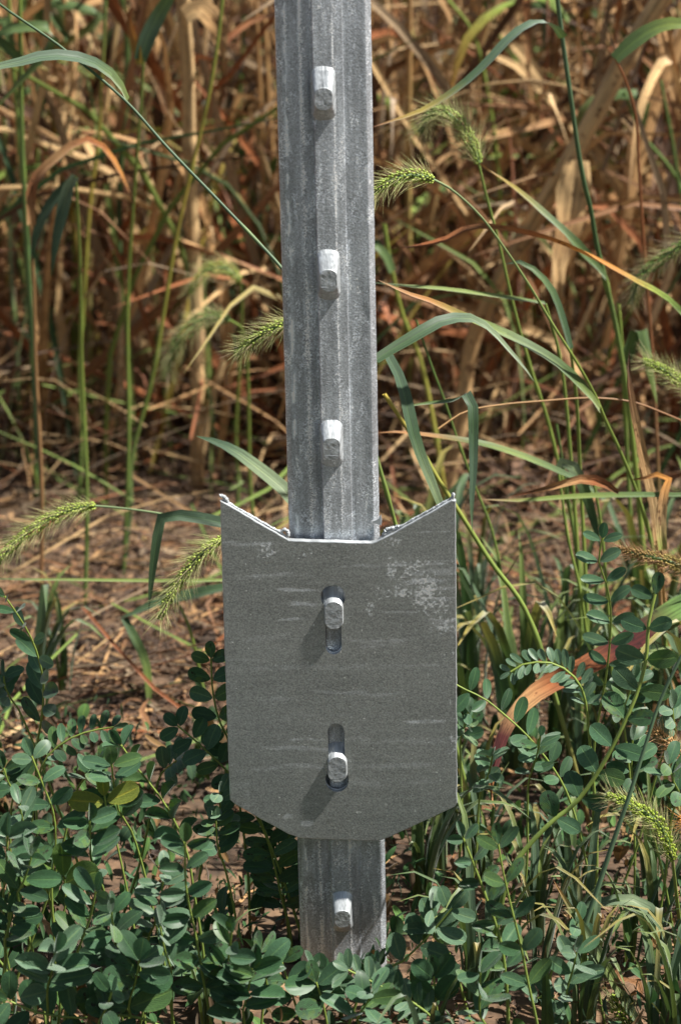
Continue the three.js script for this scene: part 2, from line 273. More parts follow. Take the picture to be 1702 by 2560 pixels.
{
  // face: profile across x (mm), front at z = 0, rib raised in the middle, bevelled edges, 4 mm thick behind
  const prof = [[-18, -3.6], [-18, -1.7], [-17.7, -1.1], [-16.2, -0.15], [-15.4, 0.05], [-13, 0.1], [-10, 0.3], [-8.9, 0.35], [-8.2, 0.1], [-5.4, -0.95], [-4.6, -0.8], [-4.25, 1.5], [-3.9, 1.95], [-1, 2.05], [2.4, 2.05], [3.2, 1.95], [3.5, 1.75], [6.9, 0.75], [7.2, 0.5], [7.35, -0.4], [8.2, -0.6], [13, -0.25], [15.6, 0.0], [15.9, -0.1], [17.8, -1.5], [18, -1.8], [18, -3.6]];
  const H0 = -0.06, H1 = 0.52, rows = 90, pos = [], uv = [], idx = [], m = prof.length;
  for (let j = 0; j <= rows; j++) for (let i = 0; i < m; i++) {
    const y = lerp(H0, H1, j / rows); let [x, z] = prof[i];
    const edge = Math.abs(x) > 15 ? 1 : 0;
    x += edge * 0.14 * (fbm(y * 160, i * 0.2 + (x > 0 ? 5 : 0), 501, 3) - 0.5) * 2; z += 0.05 * (fbm(y * 90, x * 0.3, 503, 3) - 0.5) * 2;
    pos.push(x / 1000, y, z / 1000); uv.push((prof[i][0] + 18) / 36, (y + 0.06) / 0.52);
    if (j < rows && i < m - 1) { const a = j * m + i; idx.push(a, a + 1, a + m, a + 1, a + m + 1, a + m); }
  }
  let g = new THREE.BufferGeometry(); g.setAttribute('position', new THREE.Float32BufferAttribute(pos, 3)); g.setAttribute('uv', new THREE.Float32BufferAttribute(uv, 2)); g.setIndex(idx);
  g = toCreasedNormals(g, 0.45);
  part('face_flange', g, zincPost, post);
  const web = new THREE.Shape(); [[-18, -3.6], [18, -3.6], [16, -4.6], [4, -5.6], [2.2, -8], [1.8, -30], [2.6, -33], [-2.6, -33], [-1.8, -30], [-2.2, -8], [-4, -5.6], [-16, -4.6]].forEach(([x, z], i) => i ? web.lineTo(x / 1000, -z / 1000) : web.moveTo(x / 1000, -z / 1000));
  const wg = new THREE.ExtrudeGeometry(web, { depth: H1 - H0, bevelEnabled: false, steps: 1 }); wg.rotateX(-Math.PI / 2); wg.translate(0, H0, 0);
  const wp = wg.attributes.position, wu = wg.attributes.uv; for (let i = 0; i < wp.count; i++) wu.setXY(i, (wp.getX(i) + wp.getZ(i)) / 0.036, wp.getY(i) / 0.52);
  part('rear_web', wg, zincPost, post);
}
function studGeo(w, h, rise, front, drop, seed, round) {  // stud on the rib: long slope on top, flat front, short slope below
  const A = 9, rings = [[w * 1.1, h * 1.07, 0, 0], [w * 1.01, h, 0, rise * 0.12], [w * 0.97, h * 0.93, drop * 0.12, rise * 0.28], [w * 0.84, front, drop, rise * 0.92], [w * 0.78, front - 0.0006, drop, rise], [w * 0.35, front * 0.55, drop, rise * 1.02]], pos = [], uv = [], idx = [], N = 4 * A;
  rings.forEach(([rw, rh, oy, z], j) => {
    for (let i = 0; i <= N; i++) {
      const q = i % N, c = Math.floor(q / A), a = (c + (q % A) / (A - 1)) * Math.PI / 2, r = Math.min(rw, rh) * 0.5 * round, sx = c === 0 || c === 3 ? 1 : -1, sy = c < 2 ? 1 : -1;
      const e = 0.0001 * (fbm(i * 0.35, j * 0.5, seed, 3) - 0.5) * (j ? 1 : 2);
      const x = sx * (rw / 2 - r) + Math.cos(a) * (r + e), y = sy * (rh / 2 - r) + Math.sin(a) * (r + e) + oy;
      pos.push(x, y, z + e); uv.push(x / 0.03 + seed * 0.13, y / 0.03 + z * 30);
      if (j < rings.length - 1 && i < N) { const b = j * (N + 1) + i; idx.push(b, b + 1, b + N + 1, b + 1, b + N + 2, b + N + 1); }
    }
  });
  const b = pos.length / 3, last = rings.at(-1); pos.push(0, last[2], last[3]); uv.push(seed * 0.13, last[2] / 0.03 + last[3] * 30); for (let i = 0; i < N; i++) idx.push(b - (N + 1) + i, b - N + i, b);
  const g = new THREE.BufferGeometry(); g.setAttribute('position', new THREE.Float32BufferAttribute(pos, 3)); g.setAttribute('uv', new THREE.Float32BufferAttribute(uv, 2)); g.setIndex(idx);
  return toCreasedNormals(g, 0.4);
}
[[809, 236, 0.0084, 0.0196, 0.0043, 0.0088, -0.0014, 0], [821, 690, 0.0082, 0.0190, 0.0042, 0.0090, -0.0014, 0], [829, 1112, 0.0083, 0.0184, 0.0041, 0.0094, -0.0012, 0], [856, 2284, 0.0080, 0.0176, 0.0048, 0.0080, -0.0012, 0],
 [834, 1528, 0.0088, 0.0172, 0.0058, 0.0120, -0.0016, 1], [843, 1915, 0.0092, 0.0162, 0.0060, 0.0114, -0.0012, 1]].forEach(([px, py, w, h, rise, front, drop, inPlate], i) => {
  const g = studGeo(w, h, rise, front, drop, 600 + i * 7, inPlate ? 0.92 : 0.8), p = toPost(px, py, inPlate ? 0.007 : 0.004);
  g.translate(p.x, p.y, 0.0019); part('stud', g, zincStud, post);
});
// anchor plate, traced on its own plane 4.4 mm in front of the flange
const PZ = 0.0064, PT = 0.0030;
const plateTex = tex(1024, 1400, (u, v) => {
  const x = 550 + 593 * u, y = 2105 - 860 * v;            // where that spot of the plate lies on the photograph
  const grain = fbm(x * 0.34, y * 0.38, 701, 3), fine = vnoise(x * 0.75, y * 0.75, 703), cloud = fbm(x * 0.006, y * 0.013, 711, 4), brush = fbm(x * 0.012, y * 0.11, 717, 4);
  let k = 0.67 + 0.08 * (cloud - 0.5) + 0.26 * (grain - 0.5) + 0.12 * (fine - 0.5) + 0.06 * (brush - 0.5);
  let mark = 0;
  const warp = 22 * (fbm(x * 0.008, 3.3, 721, 3) - 0.5);
  for (const [cx, cy, lx, ly, s] of [[1060, 1445, 80, 9, 1], [1075, 1492, 70, 7, .9], [1095, 1548, 50, 9, .9], [1040, 1403, 90, 5, .8], [1000, 1520, 60, 5, .6], [640, 1352, 70, 8, .8], [690, 1430, 120, 8, .5], [760, 1468, 60, 6, .9], [770, 1502, 45, 9, .9], [745, 1540, 45, 5, .6], [900, 1600, 110, 12, .55], [960, 1590, 70, 8, .5], [700, 1585, 130, 14, .22], [760, 1660, 260, 9, .3], [640, 1740, 130, 10, .35], [900, 1725, 130, 7, .4], [780, 1845, 60, 5, .8], [760, 1868, 110, 8, .5], [720, 1915, 130, 9, .45], [1060, 1800, 60, 7, .95], [1000, 1850, 160, 14, .3], [960, 1910, 150, 10, .4], [950, 1955, 160, 12, .3], [640, 1960, 120, 12, .2], [765, 1350, 60, 5, .3], [1000, 1400, 170, 5, .5], [1080, 1425, 90, 14, .6], [1100, 1465, 60, 7, .5], [1085, 1325, 50, 3, .7], [620, 2010, 10, 40, .5], [720, 2045, 16, 10, .7], [765, 2065, 20, 12, .8], [590, 1640, 90, 4, .25], [1010, 1655, 120, 4, .3], [860, 1780, 200, 5, .25]]) {
    const hh = hash(cx, cy, 5) - 0.5, dx = (x - cx) / lx, dy = (y + warp - cy - hh * 0.10 * (x - cx) + hh * 1.6 * ly * dx * dx) / ly, d = Math.exp(-Math.pow(dx * dx, 1.6) - dy * dy);
    if (d > 0.02) mark = Math.max(mark, s * smooth(0.28, 0.85, d * (0.25 + 1.1 * fbm(x * 0.03, y * 0.2, 731, 5)) + 0.25 * (grain - 0.5)) * smooth(0.3, 0.62, fbm(x * 0.018, y * 0.05, 733, 3) + 0.12 * s));
  }
  let frost = 0;                                          // crusts of white zinc
  for (const [cx, cy, rx, ry, s] of [[1040, 1425, 60, 40, .8], [1065, 1480, 34, 52, 1.2], [984, 1420, 14, 40, 1.0], [1005, 1475, 80, 18, .9], [1060, 1400, 70, 16, .7], [1095, 1500, 40, 60, .7], [1110, 1560, 40, 26, .9], [1080, 1530, 40, 20, .6], [690, 1365, 40, 22, .8], [782, 1372, 26, 18, .6], [985, 1348, 30, 14, 1.0], [1128, 1860, 14, 40, .8], [1130, 1640, 9, 90, .5], [574, 1880, 9, 60, .5], [1132, 1400, 10, 90, .4], [720, 1500, 30, 8, .6], [932, 1510, 20, 22, .8]]) {
    const d = Math.exp(-(((x - cx) / rx) ** 2) - ((y - cy) / ry) ** 2); if (d > 0.03) frost = Math.max(frost, s * d);
  }
  frost = smooth(0.5, 0.8, frost * 0.42 + 0.85 * (fbm(x * 0.17, y * 0.19, 741, 3) - 0.2)) * smooth(0.1, 0.4, frost);
  const sn = vnoise(x * 0.22, y * 0.22, 751), speck = smooth(0.955, 0.985, sn) * 0.36 + smooth(0.975, 0.99, vnoise(x * 0.09, y * 0.09, 757)) * 0.25;
  k += 0.21 * mark + 0.32 * frost * (0.6 + 0.8 * grain) + speck;
  return [k * 0.965, k * 0.985, k * 0.97 + 0.03 * mark + 0.03 * frost];
}, true, false);
const plateBump = tex(1024, 1400, (u, v) => { const x = 550 + 593 * u, y = 2105 - 860 * v; const h = 0.5 * fbm(x * 0.5, y * 0.6, 701, 2) + 0.1 * vnoise(x * 0.1, y * 0.3, 703) + 0.2 * smooth(0.96, 0.985, vnoise(x * 0.22, y * 0.22, 751)); return [h, h, h]; }, false, false);
const zincPlate = new THREE.MeshStandardMaterial({ map: plateTex, bumpMap: plateBump, bumpScale: 0.00008, metalness: 0.45, roughness: 0.42 });
let plate;
{
  const L = (px, py) => { const p = toPost(px, py, PZ); return [p.x, p.y]; };
  const shape = new THREE.Shape();
  const outline = [[551, 1252], [566, 1259], [600, 1279], [650, 1309], [700, 1337], [722, 1350], [740, 1351.5], [930, 1357], [942, 1353], [975, 1336], [1020, 1311], [1080, 1278], [1128, 1250], [1139, 1252], [1140.5, 1500], [1142, 1800], [1142.5, 2008], [1136, 2018], [1060, 2053], [985, 2088], [955, 2101], [930, 2103], [780, 2098], [748, 2095], [720, 2085], [650, 2047], [585, 2009], [575, 2000], [566, 1750], [556, 1450]];
  const fineLine = []; outline.forEach(([x, y], i) => { const [X, Y] = outline[(i + 1) % outline.length], n = Math.max(1, Math.round(Math.hypot(X - x, Y - y) / 9)); for (let k = 0; k < n; k++) { const ax = lerp(x, X, k / n), ay = lerp(y, Y, k / n); fineLine.push([ax + 2.4 * (fbm(ax * 0.07, ay * 0.07, 9, 3) - 0.5), ay + 2.0 * (fbm(ax * 0.07, ay * 0.07, 29, 3) - 0.5)]); } });
  fineLine.forEach(([x, y], i) => { const p = L(x, y); i ? shape.lineTo(...p) : shape.moveTo(...p); });
  const keyhole = (bx, by, br, nx, ny, nr) => {            // a big round end and a narrow slot
    const h = new THREE.Path(), up = ny < by ? 1 : -1, pts = [], a0 = Math.asin(nr / br);
    const toAng = up > 0 ? -Math.PI / 2 : Math.PI / 2;     // direction (photo y down) from big end to the slot
    for (let i = 0; i <= 26; i++) { const a = toAng + a0 + i / 26 * (Math.PI * 2 - 2 * a0); pts.push([bx + Math.cos(a) * br, by + Math.sin(a) * br]); }
    for (let i = 0; i <= 14; i++) { const a = toAng - Math.PI / 2 + i / 14 * Math.PI; pts.push([nx + Math.cos(a) * nr, ny + Math.sin(a) * nr]); }
    pts.forEach(([x, y], i) => { const p = L(x, y); i ? h.lineTo(...p) : h.moveTo(...p); }); h.closePath(); shape.holes.push(h);
  };
  keyhole(832.5, 1492, 33, 834, 1616, 22.5);
  keyhole(842.5, 1950, 32, 840, 1829, 23);
  const g = new THREE.ExtrudeGeometry(shape, { depth: PT - 0.0009, bevelEnabled: true, bevelThickness: 0.00045, bevelSize: 0.0004, bevelOffset: -0.0004, bevelSegments: 2, curveSegments: 8 });
  const [ax, ay] = L(550, 2105), [bx, by] = L(1143, 1245), p = g.attributes.position, uv = g.attributes.uv;
  for (let i = 0; i < p.count; i++) uv.setXY(i, (p.getX(i) - ax) / (bx - ax), (p.getY(i) - ay) / (by - ay));
  g.translate(0, 0, PZ - PT + 0.00045);
  plate = part('anchor_plate', g, [zincPlate, zincStud], post);  // lighter stud zinc on the sides paints in a sun-caught edge line
  // rough beads and drips of zinc left on the upper cut edges
  const bead = (list, r, seed) => {
    const pts = list.map(([x, y, z = 0]) => { const q = toPost(x, y, PZ + z); return V(q.x, q.y, PZ - PT / 2 + z); }), c = curve(pts), n = 60, fr = c.computeFrenetFrames(n, false), pos = [], uv = [], idx = [];
    for (let i = 0; i <= n; i++) for (let k = 0; k <= 7; k++) {
      const t = i / n, a = k / 7 * Math.PI * 2, rad = r * (0.35 + 1.3 * Math.pow(fbm(t * 26, (k % 7) * 0.25, seed, 4), 1.5)) * Math.min(1, 8 * t + 0.15, 8 * (1 - t) + 0.15), q = c.getPointAt(t).addScaledVector(fr.normals[i], Math.cos(a) * rad).addScaledVector(fr.binormals[i], Math.sin(a) * rad);
      pos.push(q.x, q.y, q.z); uv.push(t * 3, k / 7);
      if (i < n && k < 7) { const b = i * 8 + k; idx.push(b, b + 1, b + 8, b + 1, b + 9, b + 8); }
    }
    const bg = new THREE.BufferGeometry(); bg.setAttribute('position', new THREE.Float32BufferAttribute(pos, 3)); bg.setAttribute('uv', new THREE.Float32BufferAttribute(uv, 2)); bg.setIndex(idx); bg.computeVertexNormals();
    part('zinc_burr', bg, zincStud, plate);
  };
  bead([[556, 1251], [600, 1277], [660, 1311], [705, 1336], [722, 1347]], 0.0006, 801);
  bead([[946, 1347], [968, 1334], [1000, 1319], [1060, 1286], [1128, 1247]], 0.0006, 803);
  bead([[570, 1260], [562, 1247], [554, 1242], [549, 1246]], 0.0010, 805);
  bead([[1126, 1252], [1131, 1246], [1133, 1238], [1131, 1234]], 0.0008, 807);
  bead([[700, 1333], [712, 1327], [718, 1330], [722, 1345]], 0.0008, 809);
  bead([[955, 1345], [968, 1326], [985, 1322], [1000, 1316]], 0.0008, 811);
  // torn flake of zinc on the flange edge just above the plate
  const f = new THREE.Shape(); [[929, 1303], [940, 1300], [948, 1295], [952, 1288], [953, 1300], [952, 1312], [945, 1309], [938, 1307]].forEach(([x, y], i) => { const q = toPost(x, y, 0.001); i ? f.lineTo(q.x, q.y) : f.moveTo(q.x, q.y); });
  const fg = new THREE.ExtrudeGeometry(f, { depth: 0.0006, bevelEnabled: true, bevelSize: 0.0002, bevelThickness: 0.0002, bevelSegments: 1 }); fg.translate(0, 0, 0.0006);
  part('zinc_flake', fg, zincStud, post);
}

// ================================================================ PLANTS: builders on traced paths
// a path given as [px, py] on the photograph becomes points at the distances z0 (first) .. z1 (last); foot = true runs it on down to the soil
function trace(list, z0, z1, foot = false) {
  const pts = list.map(([x, y, dz = 0], i) => atZ(x, y, lerp(z0, z1, list.length > 1 ? i / (list.length - 1) : 0) + dz));
  if (foot) { const l = pts.at(-1), k = pts.at(-2), d = l.clone().sub(k).normalize(); const g = V(l.x + clamp(d.x / Math.max(0.3, -d.y), -1, 1) * Math.max(0, l.y) * 0.45, 0, l.z); g.y = groundH(g.x, g.z) - 0.004; if (l.y > g.y + 0.004) { if (l.y > 0.05) pts.push(l.clone().lerp(g, 0.5).add(V(0.002, 0, 0))); pts.push(g); } }
  return pts;
}
function sprig(spec) {   // crown-vetch shoot: stalk traced from its tip down to the root, leaflets in pairs
  const { path, z = 0, zr = z, n = 8, len = 0.0115, face = V(0, 0.55, 0.85), spread = 0.35, lift = 0.1, leaves = ovalLeaf, mats = vetchMats, label, group, foot = true, from = 0, to = 0.9, one = 0, r = 0.0007, jitter = 0.25, cols = [C.lime, C.stem], shrink = 0.75, name = 'vetch_sprig' } = spec;
  const pts = spec.pts || trace(path, z, zr, foot), c = curve(pts), root = pts.at(-1).clone();
  const o = thing(name, label, 'vetch', root, group);
  part('stalk', stemGeo(pts, r * 0.55, r, cols, { sides: 5 }), stemMat, o, root);
  const used_ = spec.pts || !foot ? 1 : curve(trace(path, z, zr, false)).getLength() / c.getLength();
  const put = (p, d, N, l) => {
    const Y = d.clone().normalize(), X = new THREE.Vector3().crossVectors(Y, N).normalize(), Z = new THREE.Vector3().crossVectors(X, Y);
    const m = new THREE.Mesh(pick(leaves), pick(mats)); m.name = 'leaflet'; m.castShadow = m.receiveShadow = true;
    m.quaternion.setFromRotationMatrix(new THREE.Matrix4().makeBasis(X, Y, Z)); m.position.copy(p).sub(root); m.scale.set(l * rr(0.9, 1.12), l, l); o.add(m); return m;
  };
  for (let i = 0; i < n; i++) {
    const t = (from + (to - from) * (i + 0.15) / n) * used_, p = c.getPointAt(t), T = c.getTangentAt(t).negate();
    const N = face.clone().normalize().add(V(rr(-jitter, jitter), rr(-jitter, jitter), rr(-jitter, jitter))).normalize(), B = new THREE.Vector3().crossVectors(T, N).normalize();
    const l = len * lerp(shrink, 1, Math.min(1, (i + 0.5) / n * 1.8)) * rr(0.88, 1.12);
    for (const s of one ? [one] : [-1, 1]) {
      if (R() < 0.04) continue;
      const d = B.clone().multiplyScalar(s).addScaledVector(T, spread + rr(-0.15, 0.2)).addScaledVector(N, lift + rr(-0.2, 0.25));
      put(p.clone().addScaledVector(d.clone().normalize(), 0.0006), d, N.clone().addScaledVector(B, -s * lift * 0.8).add(V(rr(-jitter, jitter), rr(-jitter, jitter), rr(-jitter, jitter))), l);
    }
  }
  if (!spec.noTip) { const T = c.getTangentAt(0).negate(); put(c.getPointAt(0), T, face.clone().normalize(), len * shrink * 0.95); }
  return o;
}
function grass(spec) {   // a grass plant: stalk, leaf blades, bristly seed head; paths traced from top to root
  const { name = 'foxtail_grass', label, category = 'grass', group, z = -0.2, zr = z, r = [0.0007, 0.0012], stem, cols = [C.stem, C.lime, C.green], blades = [], head, nodes = [] } = spec;
  let pts = stem ? trace(stem, z, zr, true) : null;
  const b0 = blades[0], root = pts ? pts.at(-1).clone() : trace(b0.path, b0.z ?? z, b0.zr ?? b0.z ?? z)[0];
  if (!pts && spec.foot) { const g = V(root.x + (spec.footX || 0), 0, root.z); g.y = groundH(g.x, g.z) - 0.004; pts = [root.clone(), root.clone().lerp(g, 0.5), g]; root.copy(g); }
  const o = thing(name, label, category, root, group);
  if (pts) part('stalk', stemGeo(pts, r[0], r[1], cols, { nodes, ring: category === 'cornstalk' ? C.dark : C.lime }), category === 'cornstalk' ? dryStemMat : stemMat, o, root);
  for (const b of blades) part('leaf_blade', bladeGeo(trace(b.path, b.z ?? z, b.z1 ?? b.z ?? z), b.w, b.cols || [C.green, C.green, C.lime], b.opt), b.dry ? dryMat : bladeMat, o, root);
  if (head) {
    const hp = trace(head.path, head.z ?? z, head.z1 ?? head.z ?? z), [s, b] = foxtailGeo(hp, head.rad || 0.0030, head.cols || [lin(158, 174, 76), lin(144, 164, 72)], head.bcols || [lin(206, 200, 140), lin(170, 180, 110), lin(176, 150, 124)], head.density || 1, head.bl || 1);
    part('seed_head_core', stemGeo(hp, 0.0011, 0.0005, [C.green, C.green]), stemMat, o, root);
    const h = part('seed_head', s, seedMat, o, root); b.translate(-root.x, -root.y, -root.z); part('bristles', b, bristleMat, h);
  }
  return o;
}

// ---------------------------------------------------------------- grasses with seed heads
const dryCols = [C.rust, C.tan, C.brown];
grass({ label: 'tall green grass stalk with one broad arching blade behind the post', z: -0.16, zr: -0.10, stem: [[-40, -30], [0, 10], [150, 115], [312, 250], [420, 370], [540, 495], [640, 600], [700, 665], [790, 780], [860, 900]], r: [0.0006, 0.0011], nodes: [0.33, 0.6], cols: [C.deep, C.blue, C.lime, C.stem],
  blades: [{ path: [[318, 254], [300, 215], [262, 175], [205, 148], [120, 140], [60, 155], [-20, 172], [-90, 200]], z: -0.155, z1: -0.12, w: 0.00671, cols: [C.lime, C.blue, C.blue, C.pale], opt: { face: V(0.2, 0.75, 0.55), fold: 0.3 } }] });
grass({ label: 'green foxtail drooping towards the soil on a long level stalk left of the plate', z: -0.16, zr: -0.14, stem: [[228, 1264], [300, 1270], [400, 1284], [500, 1304], [580, 1325], [680, 1400], [730, 1560]], r: [0.0005, 0.0009], cols: [C.pale, C.stem],
  head: { path: [[238, 1264], [185, 1272], [120, 1300], [60, 1340], [15, 1380], [-30, 1440]], z: -0.16, z1: -0.15, rad: 0.0034 } });
grass({ label: 'green foxtail hanging against the edge of the anchor plate', z: -0.10, zr: -0.10, stem: [[556, 1345], [600, 1338], [660, 1400], [700, 1560]], r: [0.0005, 0.0009],
  head: { path: [[560, 1345], [525, 1368], [480, 1410], [440, 1465], [415, 1510], [400, 1548]], z: -0.10, z1: -0.09, rad: 0.0032 },
  blades: [{ path: [[640, 1330], [560, 1308], [480, 1292], [420, 1288], [400, 1300], [392, 1350], [380, 1440], [372, 1530]], z: -0.13, z1: -0.12, w: 0.00533, cols: [C.blue, C.blue, C.deep, C.deep], opt: { face: V(0.2, 0.5, 0.85) } }] });
grass({ label: 'short pale foxtail tip poking out sideways from behind the post flange', z: -0.12, zr: -0.12, stem: [[730, 800], [790, 830], [830, 1000], [840, 1300]], r: [0.0005, 0.0009], head: { path: [[735, 800], [690, 818], [640, 845], [588, 886]], z: -0.12, rad: 0.0030 } });
grass({ label: 'blurred green foxtail arched like a hook among dry grass', z: -0.55, zr: -0.6, stem: [[600, 690], [605, 760], [600, 900], [590, 1100]], head: { path: [[600, 700], [560, 668], [510, 680], [475, 735]], z: -0.55, rad: 0.0045, density: 0.8 } });
grass({ label: 'blurred dark green foxtail hanging below the hooked one', z: -0.45, zr: -0.5, stem: [[575, 800], [610, 830], [620, 950], [625, 1200]], head: { path: [[575, 800], [520, 790], [465, 830], [432, 880], [415, 940]], z: -0.45, rad: 0.0045, cols: [lin(96, 120, 52), lin(104, 128, 56)] } });
grass({ label: 'bushy nodding foxtail with green tip above a slender stalk', z: -0.26, zr: -0.30, stem: [[1195, 405], [1215, 490], [1245, 600], [1272, 720], [1300, 830], [1335, 950], [1365, 1040], [1400, 1180], [1440, 1360]], r: [0.0006, 0.0012], nodes: [0.4], head: { path: [[1196, 408], [1180, 360], [1150, 310], [1110, 278], [1072, 290], [1050, 330]], z: -0.26, z1: -0.27, rad: 0.0038, density: 1.2, bl: 1.25, cols: [lin(140, 160, 70), lin(150, 165, 84), lin(88, 124, 60)] } });
grass({ label: 'foxtail touching the post edge on a long arching stalk with a yellow tipped blade', z: -0.10, zr: -0.20, stem: [[1080, 447], [1130, 475], [1200, 540], [1260, 620], [1320, 710], [1380, 810], [1440, 905], [1485, 985], [1510, 1045], [1550, 1130], [1590, 1230], [1625, 1350]], r: [0.0005, 0.0012], nodes: [0.62], cols: [C.pale, C.lime, C.stem, C.lime],
  head: { path: [[1082, 448], [1040, 438], [1000, 442], [965, 458], [925, 490]], z: -0.10, z1: -0.09, rad: 0.0032 },
  blades: [{ path: [[1497, 1025], [1470, 985], [1400, 915], [1330, 870], [1240, 825], [1150, 788], [1080, 755], [1020, 735], [945, 700]], z: -0.165, z1: -0.12, w: 0.00585, cols: [C.lime, C.green, C.pale, C.lime, C.orange, C.tan], opt: { face: V(-0.2, 0.9, 0.6), fold: 0.3 } }] });
grass({ label: 'tallest green grass stalk with a bluish blade arching back to the post', z: -0.28, zr: -0.34, stem: [[1385, -60], [1395, 20], [1408, 120], [1428, 260], [1445, 380], [1462, 470], [1475, 520], [1490, 610], [1512, 700], [1535, 800], [1560, 940], [1580, 1100], [1600, 1300]], r: [0.0010, 0.0016], nodes: [0.42], cols: [C.blue, C.deep, C.lime, C.lime],
  blades: [{ path: [[1407, 95], [1390, 72], [1360, 55], [1320, 62], [1270, 100], [1210, 165], [1140, 225], [1060, 275], [990, 300], [930, 318]], z: -0.28, z1: -0.22, w: 0.00585, cols: [C.green, C.blue, C.blue, C.deep, C.yellow, C.rust], opt: { face: V(-0.4, 0.7, 0.5), fold: 0.25 } },
    { path: [[1512, 695], [1480, 655], [1420, 590], [1370, 545], [1320, 500], [1270, 460], [1225, 430], [1195, 405]], z: -0.31, z1: -0.27, w: 0.00533, cols: [C.green, C.green, C.pale, C.yellow, C.orange], opt: { face: V(-0.5, 0.8, 0.5), fold: 0.4 } }] });
grass({ name: 'withered_grass', label: 'withered brown blade turning orange and green towards its root', category: 'grass', z: -0.25, zr: -0.28, stem: [[1720, 800], [1735, 960], [1740, 1300]], blades: [{ path: [[1722, 805], [1660, 745], [1590, 705], [1520, 668], [1450, 632], [1370, 600], [1290, 578], [1220, 568], [1170, 570], [1120, 598], [1050, 615], [985, 620]], z: -0.25, z1: -0.2, w: 0.00533, cols: [C.green, C.lime, C.orange, C.orange, C.rust, C.brown, C.rust, C.rust], dry: true, opt: { face: V(0.1, 0.7, 0.6), fold: 0.4, twist: 2.2, ruffle: 0.002 } }] });
grass({ name: 'grass_shoot', label: 'thin straight green blade lying level beside the post', z: -0.24, zr: -0.26, stem: [[1362, 758], [1400, 900], [1430, 1200]], blades: [{ path: [[1362, 758], [1290, 748], [1200, 735], [1100, 722], [1000, 714], [930, 706]], z: -0.24, z1: -0.2, w: 0.00344, cols: [C.green, C.lime, C.lime, C.green], opt: { face: V(0, 0.9, 0.4) } }] });
grass({ name: 'grass_shoot', label: 'dark green blade curling down beneath the arching foxtail stalk', z: -0.2, zr: -0.24, stem: [[1425, 870], [1440, 1000], [1450, 1200]], blades: [{ path: [[1425, 872], [1405, 800], [1380, 730], [1345, 685], [1300, 655], [1262, 660]], z: -0.2, z1: -0.21, w: 0.00473, cols: [C.deep, C.deep, C.green, C.blue], opt: { face: V(0.6, 0.2, 0.6) } }] });
grass({ name: 'grass_shoot', label: 'broad pale blade folding over a dark green base beside the post', z: -0.08, zr: -0.10, stem: [[930, 905], [935, 1050], [940, 1300]], blades: [{ path: [[938, 900], [985, 870], [1040, 838], [1090, 808], [1140, 795], [1190, 800], [1235, 835], [1275, 880], [1310, 920], [1335, 955]], z: -0.09, z1: -0.14, w: 0.0058, cols: [C.deep, C.deep, C.blue, C.pale, C.pale, C.pale], opt: { face: V(0.3, 0.8, 0.5), fold: 0.2 } }] });
grass({ name: 'grass_shoot', label: 'two broad bluish blades hanging straight down right of the post', z: -0.14, zr: -0.14, stem: [[960, 985], [1020, 1075], [1090, 1190], [1160, 1300], [1230, 1410], [1310, 1520]], r: [0.0010, 0.0014], cols: [C.yellow, C.lime, C.stem, C.brown], nodes: [0.15, 0.55],
  blades: [{ path: [[970, 890], [1000, 950], [1020, 1030], [1040, 1110], [1075, 1200], [1110, 1290], [1150, 1420]], z: -0.12, z1: -0.1, w: 0.00671, cols: [C.blue, C.blue, C.deep, C.pale, C.green, C.deep], opt: { face: V(0.5, 0.35, 0.8), base: 0.7, tip: 0.8 } },
    { path: [[1165, 985], [1178, 1000], [1182, 1080], [1182, 1180], [1178, 1260], [1180, 1330]], z: -0.12, z1: -0.1, w: 0.00499, cols: [C.blue, C.deep, C.blue, C.blue, C.green], opt: { face: V(0.2, 0.2, 1), base: 0.95, tip: 0.9 } },
    { path: [[1165, 985], [1140, 1000], [1060, 1010], [1000, 1018]], z: -0.12, z1: -0.13, w: 0.003, cols: [C.deep, C.green, C.lime], opt: { face: V(0, 1, 0.3) } }] });
grass({ name: 'grass_shoot', label: 'green blade with a yellowed middle crossing the diagonal canes', z: -0.2, zr: -0.2, stem: [[1480, 1190], [1500, 1300], [1510, 1400]], blades: [{ path: [[1482, 1195], [1450, 1200], [1400, 1180], [1330, 1150], [1260, 1125], [1200, 1108], [1100, 1092], [1000, 1080], [940, 1082]], z: -0.2, z1: -0.18, w: 0.00430, cols: [C.deep, C.green, C.lime, C.green, C.orange, C.orange], opt: { face: V(0, 0.9, 0.5) } }] });
grass({ name: 'grass_shoot', label: 'rolled brown blade on a level green stalk near the tall stalks', z: -0.17, zr: -0.2, stem: [[1715, 1236], [1720, 1400], [1722, 1500]], blades: [{ path: [[1715, 1238], [1600, 1238], [1480, 1240], [1380, 1246], [1300, 1252], [1200, 1248]], z: -0.17, w: 0.00387, cols: [C.green, C.green, C.lime, C.lime, C.tan], opt: { face: V(0, 0.9, 0.4) } },
  { path: [[1545, 1232], [1500, 1205], [1450, 1198], [1400, 1212], [1340, 1228], [1275, 1240]], z: -0.165, z1: -0.16, w: 0.00533, cols: [C.brown, C.rust, C.tan, C.brown, C.rust], dry: true, opt: { face: V(0, 0.4, 0.9), fold: 0.6, base: 0.3, tip: 1.2, ruffle: 0.003 } }] });
grass({ name: 'grass_shoot', label: 'green blade bent over beside the rolled brown blade', z: -0.22, zr: -0.22, stem: [[1395, 1180], [1420, 1350], [1450, 1480]], blades: [{ path: [[1395, 1180], [1405, 1155], [1430, 1165], [1455, 1210], [1475, 1270], [1490, 1330], [1500, 1370]], z: -0.22, z1: -0.2, w: 0.00568, cols: [C.pale, C.pale, C.green, C.deep, C.deep], opt: { face: V(-0.3, 0.5, 0.8) } }] });
